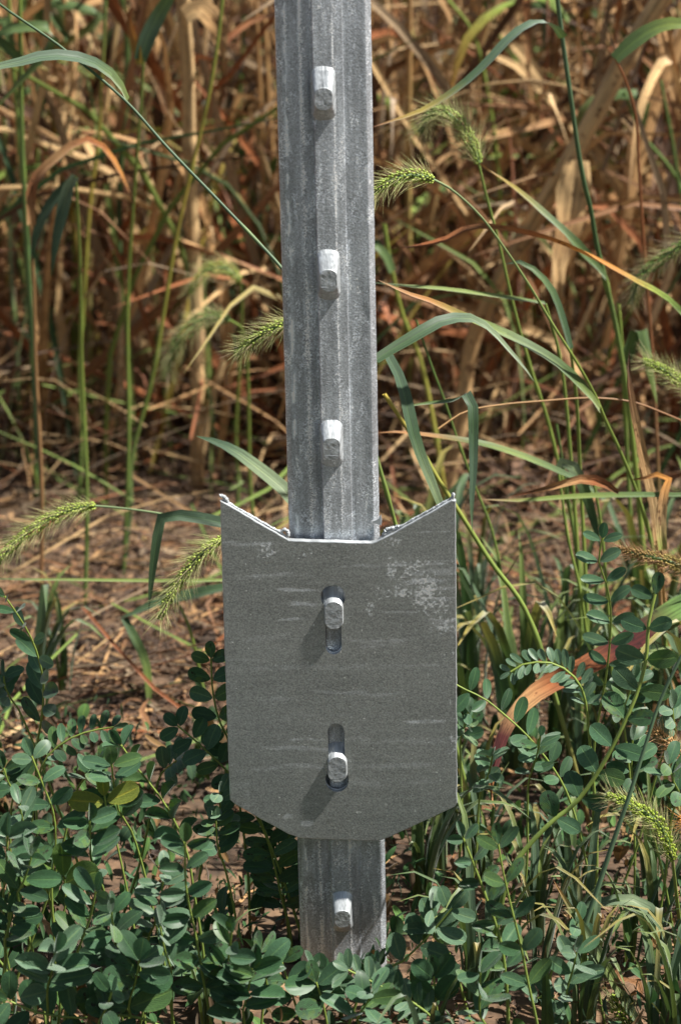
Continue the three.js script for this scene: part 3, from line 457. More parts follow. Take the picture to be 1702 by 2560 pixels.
for (const [i, d] of [
  { path: [[1760, 590], [1702, 615], [1640, 655], [1595, 700], [1575, 760]], stem: [[1760, 590], [1790, 800], [1800, 1200]], z: -0.3, label: 'dark green drooping foxtail beside a slender stalk with a bent brown blade', cols: [lin(112, 138, 56), lin(86, 118, 54)], bcols: [lin(160, 160, 90), lin(150, 130, 110)] },
  { path: [[1760, 1000], [1700, 955], [1650, 920], [1605, 900]], stem: [[1760, 1000], [1790, 1200], [1800, 1400]], z: -0.2, label: 'pale green foxtail beside the upright tan dry blade' },
  { path: [[1770, 1450], [1700, 1415], [1640, 1395], [1590, 1385], [1546, 1370]], stem: [[1770, 1450], [1800, 1560], [1805, 1700]], z: -0.12, label: 'ripe brownish foxtail reaching over the red striped leaf', cols: [lin(150, 140, 70), lin(140, 110, 62)], bcols: [lin(150, 90, 66), lin(170, 140, 90), lin(120, 70, 56)], bl: 0.75 },
  { path: [[1760, 1930], [1700, 1885], [1650, 1840], [1608, 1806]], stem: [[1760, 1930], [1790, 2050], [1800, 2150]], z: -0.02, label: 'small tan foxtail above the leaning grey green reed', cols: [lin(170, 130, 80), lin(190, 150, 100)], bcols: [lin(205, 170, 120), lin(170, 120, 80)], bl: 0.8 },
  { path: [[1680, 2150], [1665, 2095], [1635, 2050], [1590, 2020], [1550, 2000], [1515, 1988]], stem: [[1680, 2150], [1690, 2240], [1700, 2340]], z: 0.02, label: 'lime green foxtail bowing over short grass blades', cols: [lin(150, 168, 54), lin(140, 160, 56)], bl: 0.9 },
  { path: [[1590, 2600], [1565, 2550], [1540, 2520], [1530, 2490]], stem: [[1590, 2600], [1600, 2700]], z: 0.05, label: 'lime green foxtail tip low in the short grass', cols: [lin(140, 160, 56)] },
  { path: [[1770, 2090], [1730, 2060], [1695, 2045]], stem: [[1770, 2090], [1780, 2200]], z: -0.01, label: 'orange tan foxtail tip half hidden in leaves', cols: [lin(190, 120, 50), lin(200, 140, 70)], bcols: [lin(210, 150, 80)], bl: 0.8 },
].entries()) grass({ label: d.label, z: d.z, zr: d.z - 0.03, stem: d.stem, head: { path: d.path, z: d.z, rad: 0.0034, cols: d.cols, bcols: d.bcols, bl: d.bl }, r: [0.0006, 0.001] });
grass({ name: 'withered_grass', label: 'upright tan dry blade folded over at its tip', z: -0.18, zr: -0.2, stem: [[1640, 1350], [1645, 1420], [1650, 1500]], cols: [C.tan, C.tan], blades: [{ path: [[1642, 1360], [1632, 1260], [1610, 1160], [1590, 1060], [1575, 980], [1570, 930], [1572, 870]], z: -0.18, w: 0.00473, cols: [C.tan, C.straw, C.tan, C.tan, C.brown, C.dark], dry: true, opt: { face: V(0.3, 0.1, 1), ruffle: 0.002 } }] });
grass({ name: 'withered_grass', label: 'tan dry blade folded back into a loop beside the upright one', z: -0.16, zr: -0.2, stem: [[1652, 1370], [1655, 1450]], cols: [C.tan, C.tan], blades: [{ path: [[1655, 1375], [1650, 1300], [1662, 1220], [1672, 1200], [1650, 1185], [1610, 1195], [1575, 1200]], z: -0.16, z1: -0.18, w: 0.00533, cols: [C.lime, C.straw, C.tan, C.orange, C.orange, C.brown], dry: true, opt: { face: V(0.1, 0.4, 1), ruffle: 0.002, tip: 0.9 } }] });
grass({ name: 'withered_grass', label: 'thin reddish dry stalk bowing level across the green stalks', z: -0.16, zr: -0.2, stem: [[1095, 1072], [1160, 1030], [1250, 1012], [1350, 1003], [1480, 995], [1580, 1005], [1650, 1030], [1720, 1065], [1800, 1180], [1830, 1400]], r: [0.0004, 0.0008], cols: [C.tan, C.brown, C.rust, C.brown], blades: [] });
grass({ name: 'reed_stalk', label: 'long grey green reed leaning across the short grass', category: 'reed', z: 0.02, zr: 0.04, stem: [[1712, 1620], [1650, 1750], [1610, 1870], [1575, 1980], [1530, 2110], [1490, 2230], [1455, 2340], [1440, 2450], [1430, 2580]], r: [0.0006, 0.0014], cols: [C.blue, C.blue, C.blue, C.pale], blades: [] });
grass({ name: 'striped_weed', label: 'broad drooping leaf striped dark red and tan', category: 'leaf', z: -0.16, zr: -0.2, stem: [[1760, 1490], [1790, 1600], [1800, 1750]], blades: [{ path: [[1760, 1490], [1690, 1530], [1600, 1585], [1500, 1645], [1400, 1702], [1320, 1750], [1265, 1815], [1240, 1890], [1228, 1960], [1234, 2015]], z: -0.16, z1: -0.07, w: 0.0140, cols: [C.deep, C.green, C.red, C.red, C.rust, C.rust, C.tan, C.red, C.red, C.orange], dry: true, opt: { face: V(-0.45, 0.6, 0.7), fold: 0.25, ruffle: 0.006, base: 0.9, tip: 1.0 } }] });
grass({ name: 'grass_shoot', label: 'stiff pale blade with a dried brown tip slanting through the short grass', z: 0.05, zr: 0.06, stem: [[1600, 2570], [1620, 2640]], blades: [{ path: [[1605, 2580], [1570, 2520], [1520, 2430], [1470, 2340], [1430, 2280], [1400, 2230], [1382, 2200]], z: 0.05, w: 0.00447, cols: [C.pale, C.pale, C.lime, C.pale, C.green, C.orange], opt: { face: V(0.3, 0.4, 0.9), fold: 0.5 } }] });
grass({ name: 'grass_shoot', label: 'upright dark green blade with a torn dry tip beside vetch', z: 0.07, zr: 0.07, stem: [[1370, 2600], [1372, 2680]], blades: [{ path: [[1370, 2610], [1368, 2540], [1365, 2470], [1362, 2400], [1364, 2362]], z: 0.07, w: 0.00568, cols: [C.green, C.green, C.deep, C.green, C.brown], opt: { face: V(-0.2, 0.2, 1), fold: 0.35, base: 0.9, tip: 1.2 } }] });
grass({ name: 'grass_shoot', label: 'broad green blade curving over like a hook among short grass', z: 0.0, zr: 0.0, stem: [[1668, 2390], [1690, 2480]], blades: [{ path: [[1668, 2385], [1650, 2320], [1610, 2265], [1560, 2250], [1500, 2258], [1440, 2270], [1400, 2278]], z: 0.0, w: 0.00619, cols: [C.green, C.blue, C.pale, C.blue, C.green], opt: { face: V(0, 0.85, 0.5), fold: 0.3 } }] });
grass({ name: 'grass_shoot', label: 'pale curved blade sprouting right beside the post base', z: 0.03, zr: 0.02, stem: [[1185, 2400], [1200, 2460]], blades: [{ path: [[1185, 2395], [1160, 2355], [1110, 2335], [1050, 2330], [1000, 2335]], z: 0.03, w: 0.00473, cols: [C.green, C.pale, C.pale, C.green], opt: { face: V(0, 0.8, 0.6) } }] });
grass({ name: 'grass_shoot', label: 'broad bluish blade rising behind the post towards the dry grass', z: -0.13, zr: -0.1, stem: [[760, 1290], [800, 1400], [830, 1600]], blades: [{ path: [[760, 1290], [710, 1225], [650, 1175], [590, 1130], [540, 1105], [490, 1090]], z: -0.13, z1: -0.16, w: 0.00731, cols: [C.green, C.pale, C.pale, C.blue, C.deep], opt: { face: V(0.2, 0.8, 0.6), fold: 0.2 } }] });
grass({ name: 'grass_shoot', label: 'long thin green blade lying level above the vetch left of the plate', z: -0.2, zr: -0.2, stem: [[640, 1448], [680, 1500], [700, 1600]], blades: [{ path: [[640, 1448], [500, 1452], [350, 1452], [200, 1450], [80, 1449], [-60, 1446]], z: -0.2, w: 0.00241, cols: [C.lime, C.lime, C.lime, C.green], opt: { face: V(0, 0.9, 0.4) } }] });
grass({ name: 'grass_shoot', label: 'bent green blade pointing down at the bare soil', z: -0.3, zr: -0.3, stem: [[430, 1480], [470, 1560]], blades: [{ path: [[560, 1470], [470, 1490], [400, 1505], [330, 1535], [300, 1545]], z: -0.3, w: 0.008, cols: [C.deep, C.deep, C.deep], opt: { face: V(0, 0.9, 0.4) } }, { path: [[310, 1545], [340, 1600], [365, 1660], [372, 1740], [372, 1800]], z: -0.3, z1: -0.28, w: 0.00499, cols: [C.deep, C.green, C.lime, C.deep], opt: { face: V(0.4, 0.2, 0.9) } }] });
grass({ name: 'grass_shoot', label: 'broad green blade on a thin rusty stalk before the leaning cornstalk', z: -0.34, zr: -0.4, stem: [[1536, 146], [1562, 200], [1588, 290], [1596, 420], [1610, 640], [1630, 900]], r: [0.0006, 0.0012], cols: [C.rust, C.rust, C.brown, C.stem], blades: [{ path: [[1536, 148], [1560, 125], [1610, 85], [1660, 62], [1710, 60], [1770, 90]], z: -0.34, w: 0.0085, cols: [C.green, C.green, C.lime, C.green], opt: { face: V(-0.2, 0.6, 0.8), fold: 0.2 } }] });
grass({ name: 'withered_grass', label: 'brown dry blade bent over in an arch among green stalks', z: -0.42, zr: -0.44, stem: [[78, 560], [85, 700], [90, 900]], cols: [C.tan, C.brown], blades: [{ path: [[78, 562], [84, 458], [150, 390], [215, 352], [262, 372], [300, 430], [335, 510]], z: -0.42, w: 0.006, cols: [C.tan, C.rust, C.tan, C.rust, C.orange, C.brown], dry: true, opt: { face: V(0.2, 0.8, 0.5), fold: 0.5, ruffle: 0.002 } }] });
grass({ name: 'grass_shoot', label: 'two bluish blades drooping beneath the brown arched blade', z: -0.4, zr: -0.44, stem: [[190, 440], [200, 640], [205, 900]], blades: [{ path: [[190, 440], [172, 470], [158, 530], [142, 600], [128, 690]], z: -0.4, w: 0.0078, cols: [C.pale, C.blue, C.blue, C.deep], opt: { face: V(-0.2, 0.3, 1), base: 0.6, tip: 0.9 } }, { path: [[190, 445], [150, 480], [110, 540], [88, 600], [82, 660]], z: -0.42, w: 0.006, cols: [C.deep, C.blue, C.deep], opt: { face: V(-0.2, 0.5, 0.8) } }] });
grass({ name: 'grass_shoot', label: 'green blade reaching up past the split pale cornstalk', z: -0.45, zr: -0.5, stem: [[360, 145], [350, 300], [335, 500], [320, 760]], blades: [{ path: [[350, 150], [368, 95], [395, 40], [425, -10], [450, -60]], z: -0.45, w: 0.009, cols: [C.deep, C.blue, C.green, C.green], opt: { face: V(0.3, 0.3, 0.9) } }, { path: [[350, 160], [340, 110], [325, 60], [330, 10]], z: -0.45, w: 0.005, cols: [C.yellow, C.orange, C.rust], opt: { face: V(-0.3, 0.3, 0.9) } }] });
// canes and dead cornstalks in the background
grass({ name: 'dead_cornstalk', label: 'thick pale dead cornstalk leaning diagonally', category: 'cornstalk', z: -0.54, zr: -0.60, stem: [[1720, -120], [1650, 0], [1570, 130], [1480, 300], [1400, 440], [1330, 560], [1240, 720], [1180, 860]], r: [0.0062, 0.0048], cols: [C.straw, C.straw, C.tan, C.straw], nodes: [0.18, 0.5, 0.8],
  blades: [{ path: [[1440, 400], [1430, 480], [1420, 560], [1400, 640], [1390, 700], [1400, 780]], z: -0.56, z1: -0.55, w: 0.022, cols: [C.straw, C.straw, C.tan, C.straw, C.tan], dry: true, opt: { face: V(0.3, 0.3, 1), fold: 0.2, ruffle: 0.012, base: 0.7, tip: 1.0 } }] });
grass({ name: 'dead_cornstalk', label: 'split pale dead cornstalk standing upright among dry grass', category: 'cornstalk', z: -0.62, zr: -0.66, stem: [[455, -90], [462, 60], [470, 180], [474, 330], [480, 520]], r: [0.0040, 0.0044], cols: [C.straw, C.straw, C.straw, C.tan], nodes: [0.35, 0.7], blades: [{ path: [[462, 40], [500, 20], [540, 60], [560, 150]], z: -0.62, w: 0.013, cols: [C.straw, C.tan, C.tan], dry: true, opt: { ruffle: 0.008 } }] });
grass({ name: 'dead_cornstalk', label: 'short bleached cornstalk stub standing in the soil', category: 'cornstalk', z: -0.66, zr: -0.66, stem: [[560, 900], [535, 980], [515, 1060], [498, 1150], [490, 1200]], r: [0.0022, 0.0042], cols: [C.straw, C.straw, C.straw], blades: [] });
const greenStalk = 'blurred upright green grass stalk in the dry thicket', gg = 'green stalks in the dry thicket';
for (const [path, z, r, cols] of [
  [[[50, -40], [52, 150], [58, 400], [68, 600], [78, 800], [88, 1000]], -0.5, 0.0024, [C.lime, C.green, C.deep, C.deep]], [[[300, -40], [318, 120], [312, 300], [300, 450]], -0.7, 0.0034, [C.green, C.deep, C.green]],
  [[[560, -40], [545, 100], [520, 250], [480, 420], [440, 600], [410, 780], [380, 950], [330, 1150]], -0.5, 0.0022, [C.lime, C.yellow, C.lime, C.blue]], [[[265, 0], [255, 200], [248, 330], [225, 520], [212, 720], [200, 900]], -0.6, 0.002, [C.green, C.yellow, C.lime, C.green]],
  [[[215, 900], [205, 700], [200, 500], [190, 300], [170, 100], [160, -20]].reverse(), -0.75, 0.0026, [C.tan, C.straw, C.tan]], [[[90, 60], [95, 300], [120, 420], [130, 600]], -0.8, 0.002, [C.green, C.green]],
  [[[20, -40], [30, 120], [45, 300], [60, 500], [70, 700]], -0.62, 0.0026, [C.lime, C.green, C.green]], [[[120, -40], [112, 80], [105, 260], [90, 420]], -0.8, 0.003, [C.green, C.lime, C.deep]], [[[-10, 120], [10, 300], [20, 460], [30, 700]], -0.7, 0.0022, [C.lime, C.pale, C.green]], [[[335, -40], [345, 150], [330, 330], [322, 560]], -0.9, 0.0032, [C.green, C.deep, C.green]], [[[420, 60], [408, 260], [395, 460], [388, 700]], -0.85, 0.0022, [C.lime, C.green]], [[[610, 40], [600, 220], [585, 420], [580, 640]], -0.9, 0.0026, [C.green, C.lime]], [[[1010, -40], [1030, 120], [1022, 330], [1040, 560]], -0.9, 0.0026, [C.lime, C.green]], [[[1300, -40], [1330, 110], [1350, 260], [1362, 480]], -0.85, 0.0026, [C.pale, C.lime, C.green]], [[[1500, -40], [1490, 120], [1500, 330], [1490, 560]], -0.95, 0.0024, [C.lime, C.tan]], [[[1190, -40], [1230, 60], [1280, 140], [1320, 200]], -0.8, 0.0024, [C.lime, C.green]], [[[1120, 0], [1180, 80], [1230, 300], [1262, 600], [1300, 760]], -0.7, 0.0022, [C.lime, C.lime, C.green]], [[[1650, 200], [1690, 420], [1720, 700]], -0.6, 0.002, [C.green, C.green]],
  [[[1560, 230], [1600, 330], [1680, 430], [1760, 600]], -0.6, 0.0022, [C.green, C.lime]], [[[960, 560], [980, 680], [1010, 800], [1050, 900]], -0.5, 0.0022, [C.lime, C.yellow]], [[[1545, 760], [1556, 900], [1560, 1000], [1570, 1200]], -0.34, 0.0018, [C.lime, C.green]],
  [[[1040, 800], [1080, 920], [1110, 1000], [1140, 1090], [1180, 1200], [1230, 1330]], -0.22, 0.0012, [C.green, C.lime]], [[[1390, 1060], [1420, 1250], [1440, 1400]], -0.26, 0.0012, [C.green, C.green]],
]) grass({ name: 'green_stalk', label: greenStalk, group: gg, z, zr: z - 0.02, stem: path, r: [r * 0.5, r * 0.65], cols, nodes: [0.3, 0.62], blades: R() < 0.6 ? [{ path: [path[1], [path[1][0] + rr(-60, 60), path[1][1] - rr(30, 90)], [path[1][0] + rr(-150, 150), path[1][1] - rr(-20, 90)], [path[1][0] + rr(-210, 210), path[1][1] + rr(20, 160)]], z, w: 0.007, cols: [C.green, C.green, pick([C.blue, C.lime, C.yellow])], opt: { face: V(rr(-.5, .5), 0.6, 0.7) } }] : [] });

// ---------------------------------------------------------------- vetch
const vg = 'vetch sprigs spread over the soil', kinds = [[ovalLeaf, 'oval flat'], [roundLeaf, 'broad rounded'], [foldLeaf, 'half folded']];
const vetchKind = () => { const [leaves, word] = kinds[[0, 0, 1, 2][Math.floor(R() * 4)]], pale = R() < 0.3; return { leaves, mats: pale ? [...paleMats, vetchMats[3]] : vetchMats, label: `${pale ? 'pale grey green' : 'green'} vetch sprig with ${word} leaflets spreading over the soil`, group: `${pale ? 'pale' : 'green'} vetch sprigs with ${word} leaflets` }; };
const vl_ = 'green vetch sprig with paired oval leaflets spreading over the soil';
sprig({ label: 'tall vetch sprig standing over bare soil with leaflets stacked along a curved stalk', path: [[12, 1490], [46, 1539], [78, 1594], [99, 1653], [110, 1720], [104, 1800], [92, 1880]], z: 0.0, zr: -0.02, n: 9, len: 0.0122, face: V(-0.65, 0.55, 0.6), leaves: ovalLeaf });
sprig({ label: 'small vetch sprig arching level with crowded leaflets beside the tall curved sprig', path: [[285, 1818], [225, 1828], [170, 1850], [120, 1890], [100, 1930]], z: 0.0, n: 8, len: 0.0085, face: V(0, 0.9, 0.5) });
sprig({ label: 'vetch sprig climbing diagonally with cupped leaflets rising from one side of its stalk', path: [[303, 1862], [345, 1922], [395, 1985], [438, 2055], [470, 2140], [485, 2230]], z: 0.03, n: 7, len: 0.0112, face: V(-0.4, 0.7, 0.6), leaves: foldLeaf, lift: 0.25 });
sprig({ label: 'pale vetch sprig standing upright at the edge of the thick patch', path: [[80, 1890], [108, 1962], [134, 2032], [140, 2110], [130, 2210]], z: 0.05, n: 5, len: 0.0118, mats: [...vetchMats, ...paleMats], face: V(0.2, 0.4, 0.9) });
sprig({ label: 'dark vetch sprig beside the plate edge with round leaflets', path: [[528, 1645], [532, 1727], [548, 1800], [575, 1860], [590, 1950]], z: -0.02, n: 6, len: 0.0108, leaves: roundLeaf, face: V(-0.3, 0.4, 0.9), one: 0 });
sprig({ label: 'vetch sprig passing behind the lower plate corner', path: [[444, 1814], [500, 1862], [566, 1926], [620, 1990]], z: -0.015, n: 5, len: 0.0105, leaves: roundLeaf });
sprig({ label: 'upright vetch sprig with half folded leaflets hanging from one side', path: [[464, 2105], [463, 2180], [470, 2250], [490, 2340], [505, 2430], [528, 2560]], z: 0.09, n: 7, len: 0.0116, leaves: foldLeaf, face: V(0.15, 0.35, 0.9), mats: [...vetchMats, ...paleMats] });
sprig({ label: 'vetch runner lying level with a row of big upright leaflets', path: [[20, 2500], [90, 2530], [200, 2545], [326, 2540], [420, 2580]], z: 0.1, n: 7, len: 0.0150, face: V(0, 0.25, 1), leaves: roundLeaf, lift: 0.1 });
sprig({ label: 'big leaved vetch sprig growing right at the post base', path: [[704, 2400], [718, 2450], [738, 2510], [760, 2590]], z: 0.06, n: 4, len: 0.0130, leaves: roundLeaf, mats: [...vetchMats, ...paleMats], face: V(0, 0.6, 0.8) });
sprig({ label: 'second big leaved vetch sprig against the post base', path: [[790, 2455], [805, 2500], [820, 2580]], z: 0.06, n: 2, len: 0.0140, leaves: roundLeaf, face: V(0.2, 0.5, 0.85) });
sprig({ label: 'shaded bushy vetch sprig under the plate corner beside the post', path: [[640, 2040], [665, 2090], [690, 2180], [705, 2250], [724, 2320]], z: -0.015, n: 8, len: 0.0120, face: V(-0.1, 0.5, 0.9), jitter: 0.4 });
sprig({ label: 'narrow leaved weed with pointed leaves beside the post', path: [[690, 2060], [700, 2130], [705, 2210], [720, 2320]], z: -0.025, n: 9, len: 0.0135, leaves: slimLeaf, face: V(0, 0.6, 0.7), name: 'leafy_weed', jitter: 0.5, spread: 0.6 });
sprig({ label: 'tall upright vetch sprig with neat pairs of leaflets next to the ripe foxtail', path: [[1505, 1345], [1496, 1404], [1515, 1460], [1526, 1530], [1524, 1600], [1514, 1690], [1500, 1770], [1485, 1860]], z: -0.06, zr: -0.08, n: 9, len: 0.0112, face: V(-0.15, 0.45, 0.9), spread: 0.4, jitter: 0.2, mats: [vetchMats[1], vetchMats[3], paleMats[2]] });
sprig({ label: 'long vetch shoot curving like a bow with large round leaflets', path: [[1637, 1485], [1620, 1560], [1615, 1640], [1596, 1720], [1570, 1785], [1514, 1897], [1437, 2009], [1381, 2052], [1294, 2147], [1270, 2190]], z: 0.0, zr: 0.02, n: 9, len: 0.0128, leaves: roundLeaf, face: V(-0.2, 0.4, 0.9), r: 0.0013, mats: [...vetchMats, vetchMats[3], paleMats[2]], to: 0.85 });
sprig({ label: 'fern like vetch sprig bent into an arch with crowded small leaflets', path: [[1276, 1680], [1300, 1664], [1335, 1656], [1391, 1662], [1442, 1702], [1462, 1750], [1470, 1820]], z: -0.05, n: 15, len: 0.0078, face: V(-0.1, 0.75, 0.6), mats: paleMats, spread: 0.5, r: 0.0009, to: 0.85 });
sprig({ label: 'dark vetch sprig slanting away from the plate edge', path: [[1128, 1705], [1170, 1728], [1207, 1745], [1268, 1794], [1325, 1848], [1396, 1943], [1430, 2020]], z: -0.03, n: 9, len: 0.0112, face: V(0.45, 0.5, 0.7), mats: [vetchMats[0], vetchMats[2], vetchMats[5]], jitter: 0.3 });
sprig({ label: 'straight vetch sprig with leaflets curled to one side right of the post base', path: [[1156, 2092], [1186, 2168], [1217, 2250], [1248, 2342], [1264, 2444], [1270, 2570]], z: 0.08, n: 8, len: 0.0098, face: V(0.2, 0.55, 0.8), leaves: foldLeaf, mats: [...vetchMats, ...paleMats], r: 0.0009 });
sprig({ label: 'slender vetch sprig topped by three upright leaflets', path: [[1245, 2110], [1255, 2170], [1275, 2260], [1298, 2350], [1320, 2460], [1345, 2580]], z: 0.085, n: 5, len: 0.0128, face: V(0.1, 0.35, 0.95), spread: 0.8, jitter: 0.35 });
sprig({ label: 'vetch sprig with pale broad leaflets touching the post', path: [[1130, 2270], [1080, 2330], [1028, 2383], [992, 2413], [931, 2432]], z: 0.05, n: 4, len: 0.0135, leaves: roundLeaf, mats: paleMats, face: V(0, 0.5, 0.9) });
sprig({ label: 'pale fern like vetch sprig lying low before the post base', path: [[870, 2425], [910, 2445], [977, 2478], [1053, 2521], [1100, 2570]], z: 0.085, n: 9, len: 0.0095, face: V(-0.2, 0.8, 0.6), mats: paleMats, spread: 0.45 });
sprig({ label: 'pair of round vetch leaves standing on a short stalk right of the post', path: [[1084, 2440], [1088, 2490], [1095, 2560]], z: 0.08, n: 2, len: 0.0135, leaves: roundLeaf, face: V(0, 0.3, 1), spread: 1.2 });
// the rest of the patch
for (const [x, y, dx, h, n, len, z] of [
  [30, 2010, -20, 90, 5, .012, .05], [10, 2230, 10, 140, 5, .014, .08], [60, 2290, 20, 150, 5, .0145, .09], [180, 2420, 60, 190, 6, .0145, .09], [255, 2210, -30, 160, 5, .0125, .07], [330, 2080, -50, 170, 5, .0125, .045], [300, 2420, -20, 140, 5, .014, .095],
  [370, 2350, 40, 170, 6, .0115, .08], [330, 2560, 20, 160, 5, .015, .11], [430, 2480, -30, 170, 6, .013, .1], [560, 2520, 20, 190, 6, .0125, .095], [620, 2590, 10, 170, 5, .014, .1], [90, 2120, -40, 110, 5, .013, .06], [20, 2400, 10, 120, 5, .014, .09], [120, 2510, 20, 130, 5, .015, .11], [250, 2600, 30, 120, 5, .013, .115],
  [520, 2090, 30, 110, 6, .01, .0], [560, 2160, -20, 110, 6, .0105, .01], [400, 1940, 60, 60, 5, .009, -.02], [200, 1960, 50, 60, 5, .010, .01], [40, 1760, -30, 70, 4, .011, -.02],
  [1120, 2380, -40, 110, 5, .012, .05], [1230, 2590, -30, 160, 5, .0135, .1], [1320, 1960, 30, 120, 5, .0105, -.02], [1600, 1980, -20, 130, 5, .0125, 0], [1680, 2030, -10, 120, 5, .0125, 0], [1660, 1880, 20, 110, 4, .0125, -.02], [1480, 2420, -40, 110, 5, .011, .05], [1420, 2520, 20, 140, 5, .0125, .08], [900, 2570, 30, 90, 5, .0145, .1], [660, 2500, -10, 120, 4, .0145, .08], [770, 2500, 20, 70, 4, .0115, .04], [850, 2510, -15, 75, 5, .0105, .045], [920, 2500, 20, 80, 4, .011, .04], [1560, 1820, 20, 120, 5, .012, -.04], [1200, 1980, 30, 90, 6, .009, -.04], [1150, 1860, 20, 80, 6, .009, -.06]]) {
  const k = rr(-25, 25); sprig({ ...vetchKind(), path: [[x + dx, y - h], [x + dx * 0.75 + k * 0.4, y - h * 0.66], [x + dx * 0.3 + k, y - h * 0.3], [x, y]], z: z + rr(-.01, .01), zr: z - 0.01, n, len: len * rr(0.92, 1.08), face: V(rr(-.3, .6), rr(0.5, 1), rr(0.3, 0.9)), jitter: 0.38 });
}
for (let i = 0; i < 20; i++) {   // low sprigs filling the patch and running on towards the camera side
  const left = R() < 0.62, z = i < 8 ? rr(-0.06, 0.09) : rr(0.1, 0.34), x = left ? rr(-0.17, -0.012) : rr(0.02, 0.17);
  if (!left && z < 0 && R() < 0.4) continue;
  const y0 = groundH(x, z) - 0.004, h = rr(0.018, 0.045), ax = rr(-0.03, 0.03), az = rr(-0.02, 0.03);
  const pts = [V(x + ax, y0 + h, z + az), V(x + ax * 0.7, y0 + h * 0.85, z + az * 0.6), V(x + ax * 0.25, y0 + h * 0.45, z + az * 0.2), V(x, y0, z)];
  sprig({ ...vetchKind(), pts, n: 4 + Math.floor(R() * 3), len: rr(0.009, 0.0135), face: V(rr(-.3, .6), rr(0.6, 1), rr(0.2, 0.8)), jitter: 0.4, to: 0.85 });
}
{ // a few odd leaves
  const o = sprig({ label: 'yellowing leaf with a dark blotch on a vetch stalk', path: [[262, 1990], [270, 2040], [290, 2100]], z: 0.045, n: 1, len: 0.0135, leaves: roundLeaf, mats: [yellowLeaf], face: V(0.2, 0.4, 0.9), noTip: false });
  const w = sprig({ label: 'broad crinkled clover leaf in the thick vetch patch', path: [[160, 2190], [165, 2260], [150, 2330]], z: 0.07, n: 1, len: 0.020, leaves: roundLeaf, mats: [leafMat(122, 150, 70)], face: V(0, 0.5, 0.9), name: 'clover' });
}

// ---------------------------------------------------------------- short green grass tufts, right of the post and thin elsewhere
{
  const tl = 'tuft of short thin green grass blades growing from the soil', tg = 'short green grass tufts';
  const protos = [];
  for (let k = 0; k < 5; k++) {
    const o = thing('grass_tuft', tl, 'grass', V(0, 0, 0), tg);
    for (let i = 0; i < 7; i++) {
      const a = rr(0, 6.28), L = rr(0.035, 0.085), s = rr(0.15, 0.75), x = Math.cos(a), z = Math.sin(a), pts = [V(x * 0.003, -0.004, z * 0.003), V(x * L * s * 0.3, L * 0.45, z * L * s * 0.3), V(x * L * s * 0.75, L * 0.8, z * L * s * 0.75), V(x * L * s * 1.3, L * (0.95 - s * 0.4), z * L * s * 1.3)];
      part('leaf_blade', bladeGeo(pts, rr(0.0022, 0.0042), [pick([C.green, C.deep, C.lime]), pick([C.green, C.deep, C.blue]), pick([C.green, C.lime, C.yellow])], { face: V(-x, 0.8, -z), fold: 0.4 }), bladeMat, o);
    }
    protos.push(o);
  }
  const spots = [];
  for (let i = 0; i < 34; i++) spots.push([rr(0.03, 0.17), rr(-0.2, 0.09)]);
  for (let i = 0; i < 8; i++) spots.push([rr(-0.2, -0.03), rr(-0.16, 0.06)]);
  for (let i = 0; i < 12; i++) spots.push([rr(0.03, 0.17), rr(-0.42, -0.2)]);
  for (let i = 0; i < 15; i++) spots.push([rr(0.02, 0.2), rr(-0.42, -0.14), 1.1]);
  for (let i = 0; i < 2; i++) spots.push([rr(-0.22, -0.12), rr(-0.4, -0.3), 0.4]);
  spots.forEach(([x, z, big = 0], i) => { const p = V(x, groundH(x, z), z); if (i < protos.length) { protos[i].position.copy(p); protos[i].rotation.y = rr(0, 6); } else { const c = copyOf(protos[i % protos.length], p, rr(0, 6.28), rr(0.7, 1.25) + big * rr(0.3, 1), big ? 'tall loose tuft of green grass behind the vetch' : null); if (big) c.userData.group = 'tall green grass tufts'; } });
}

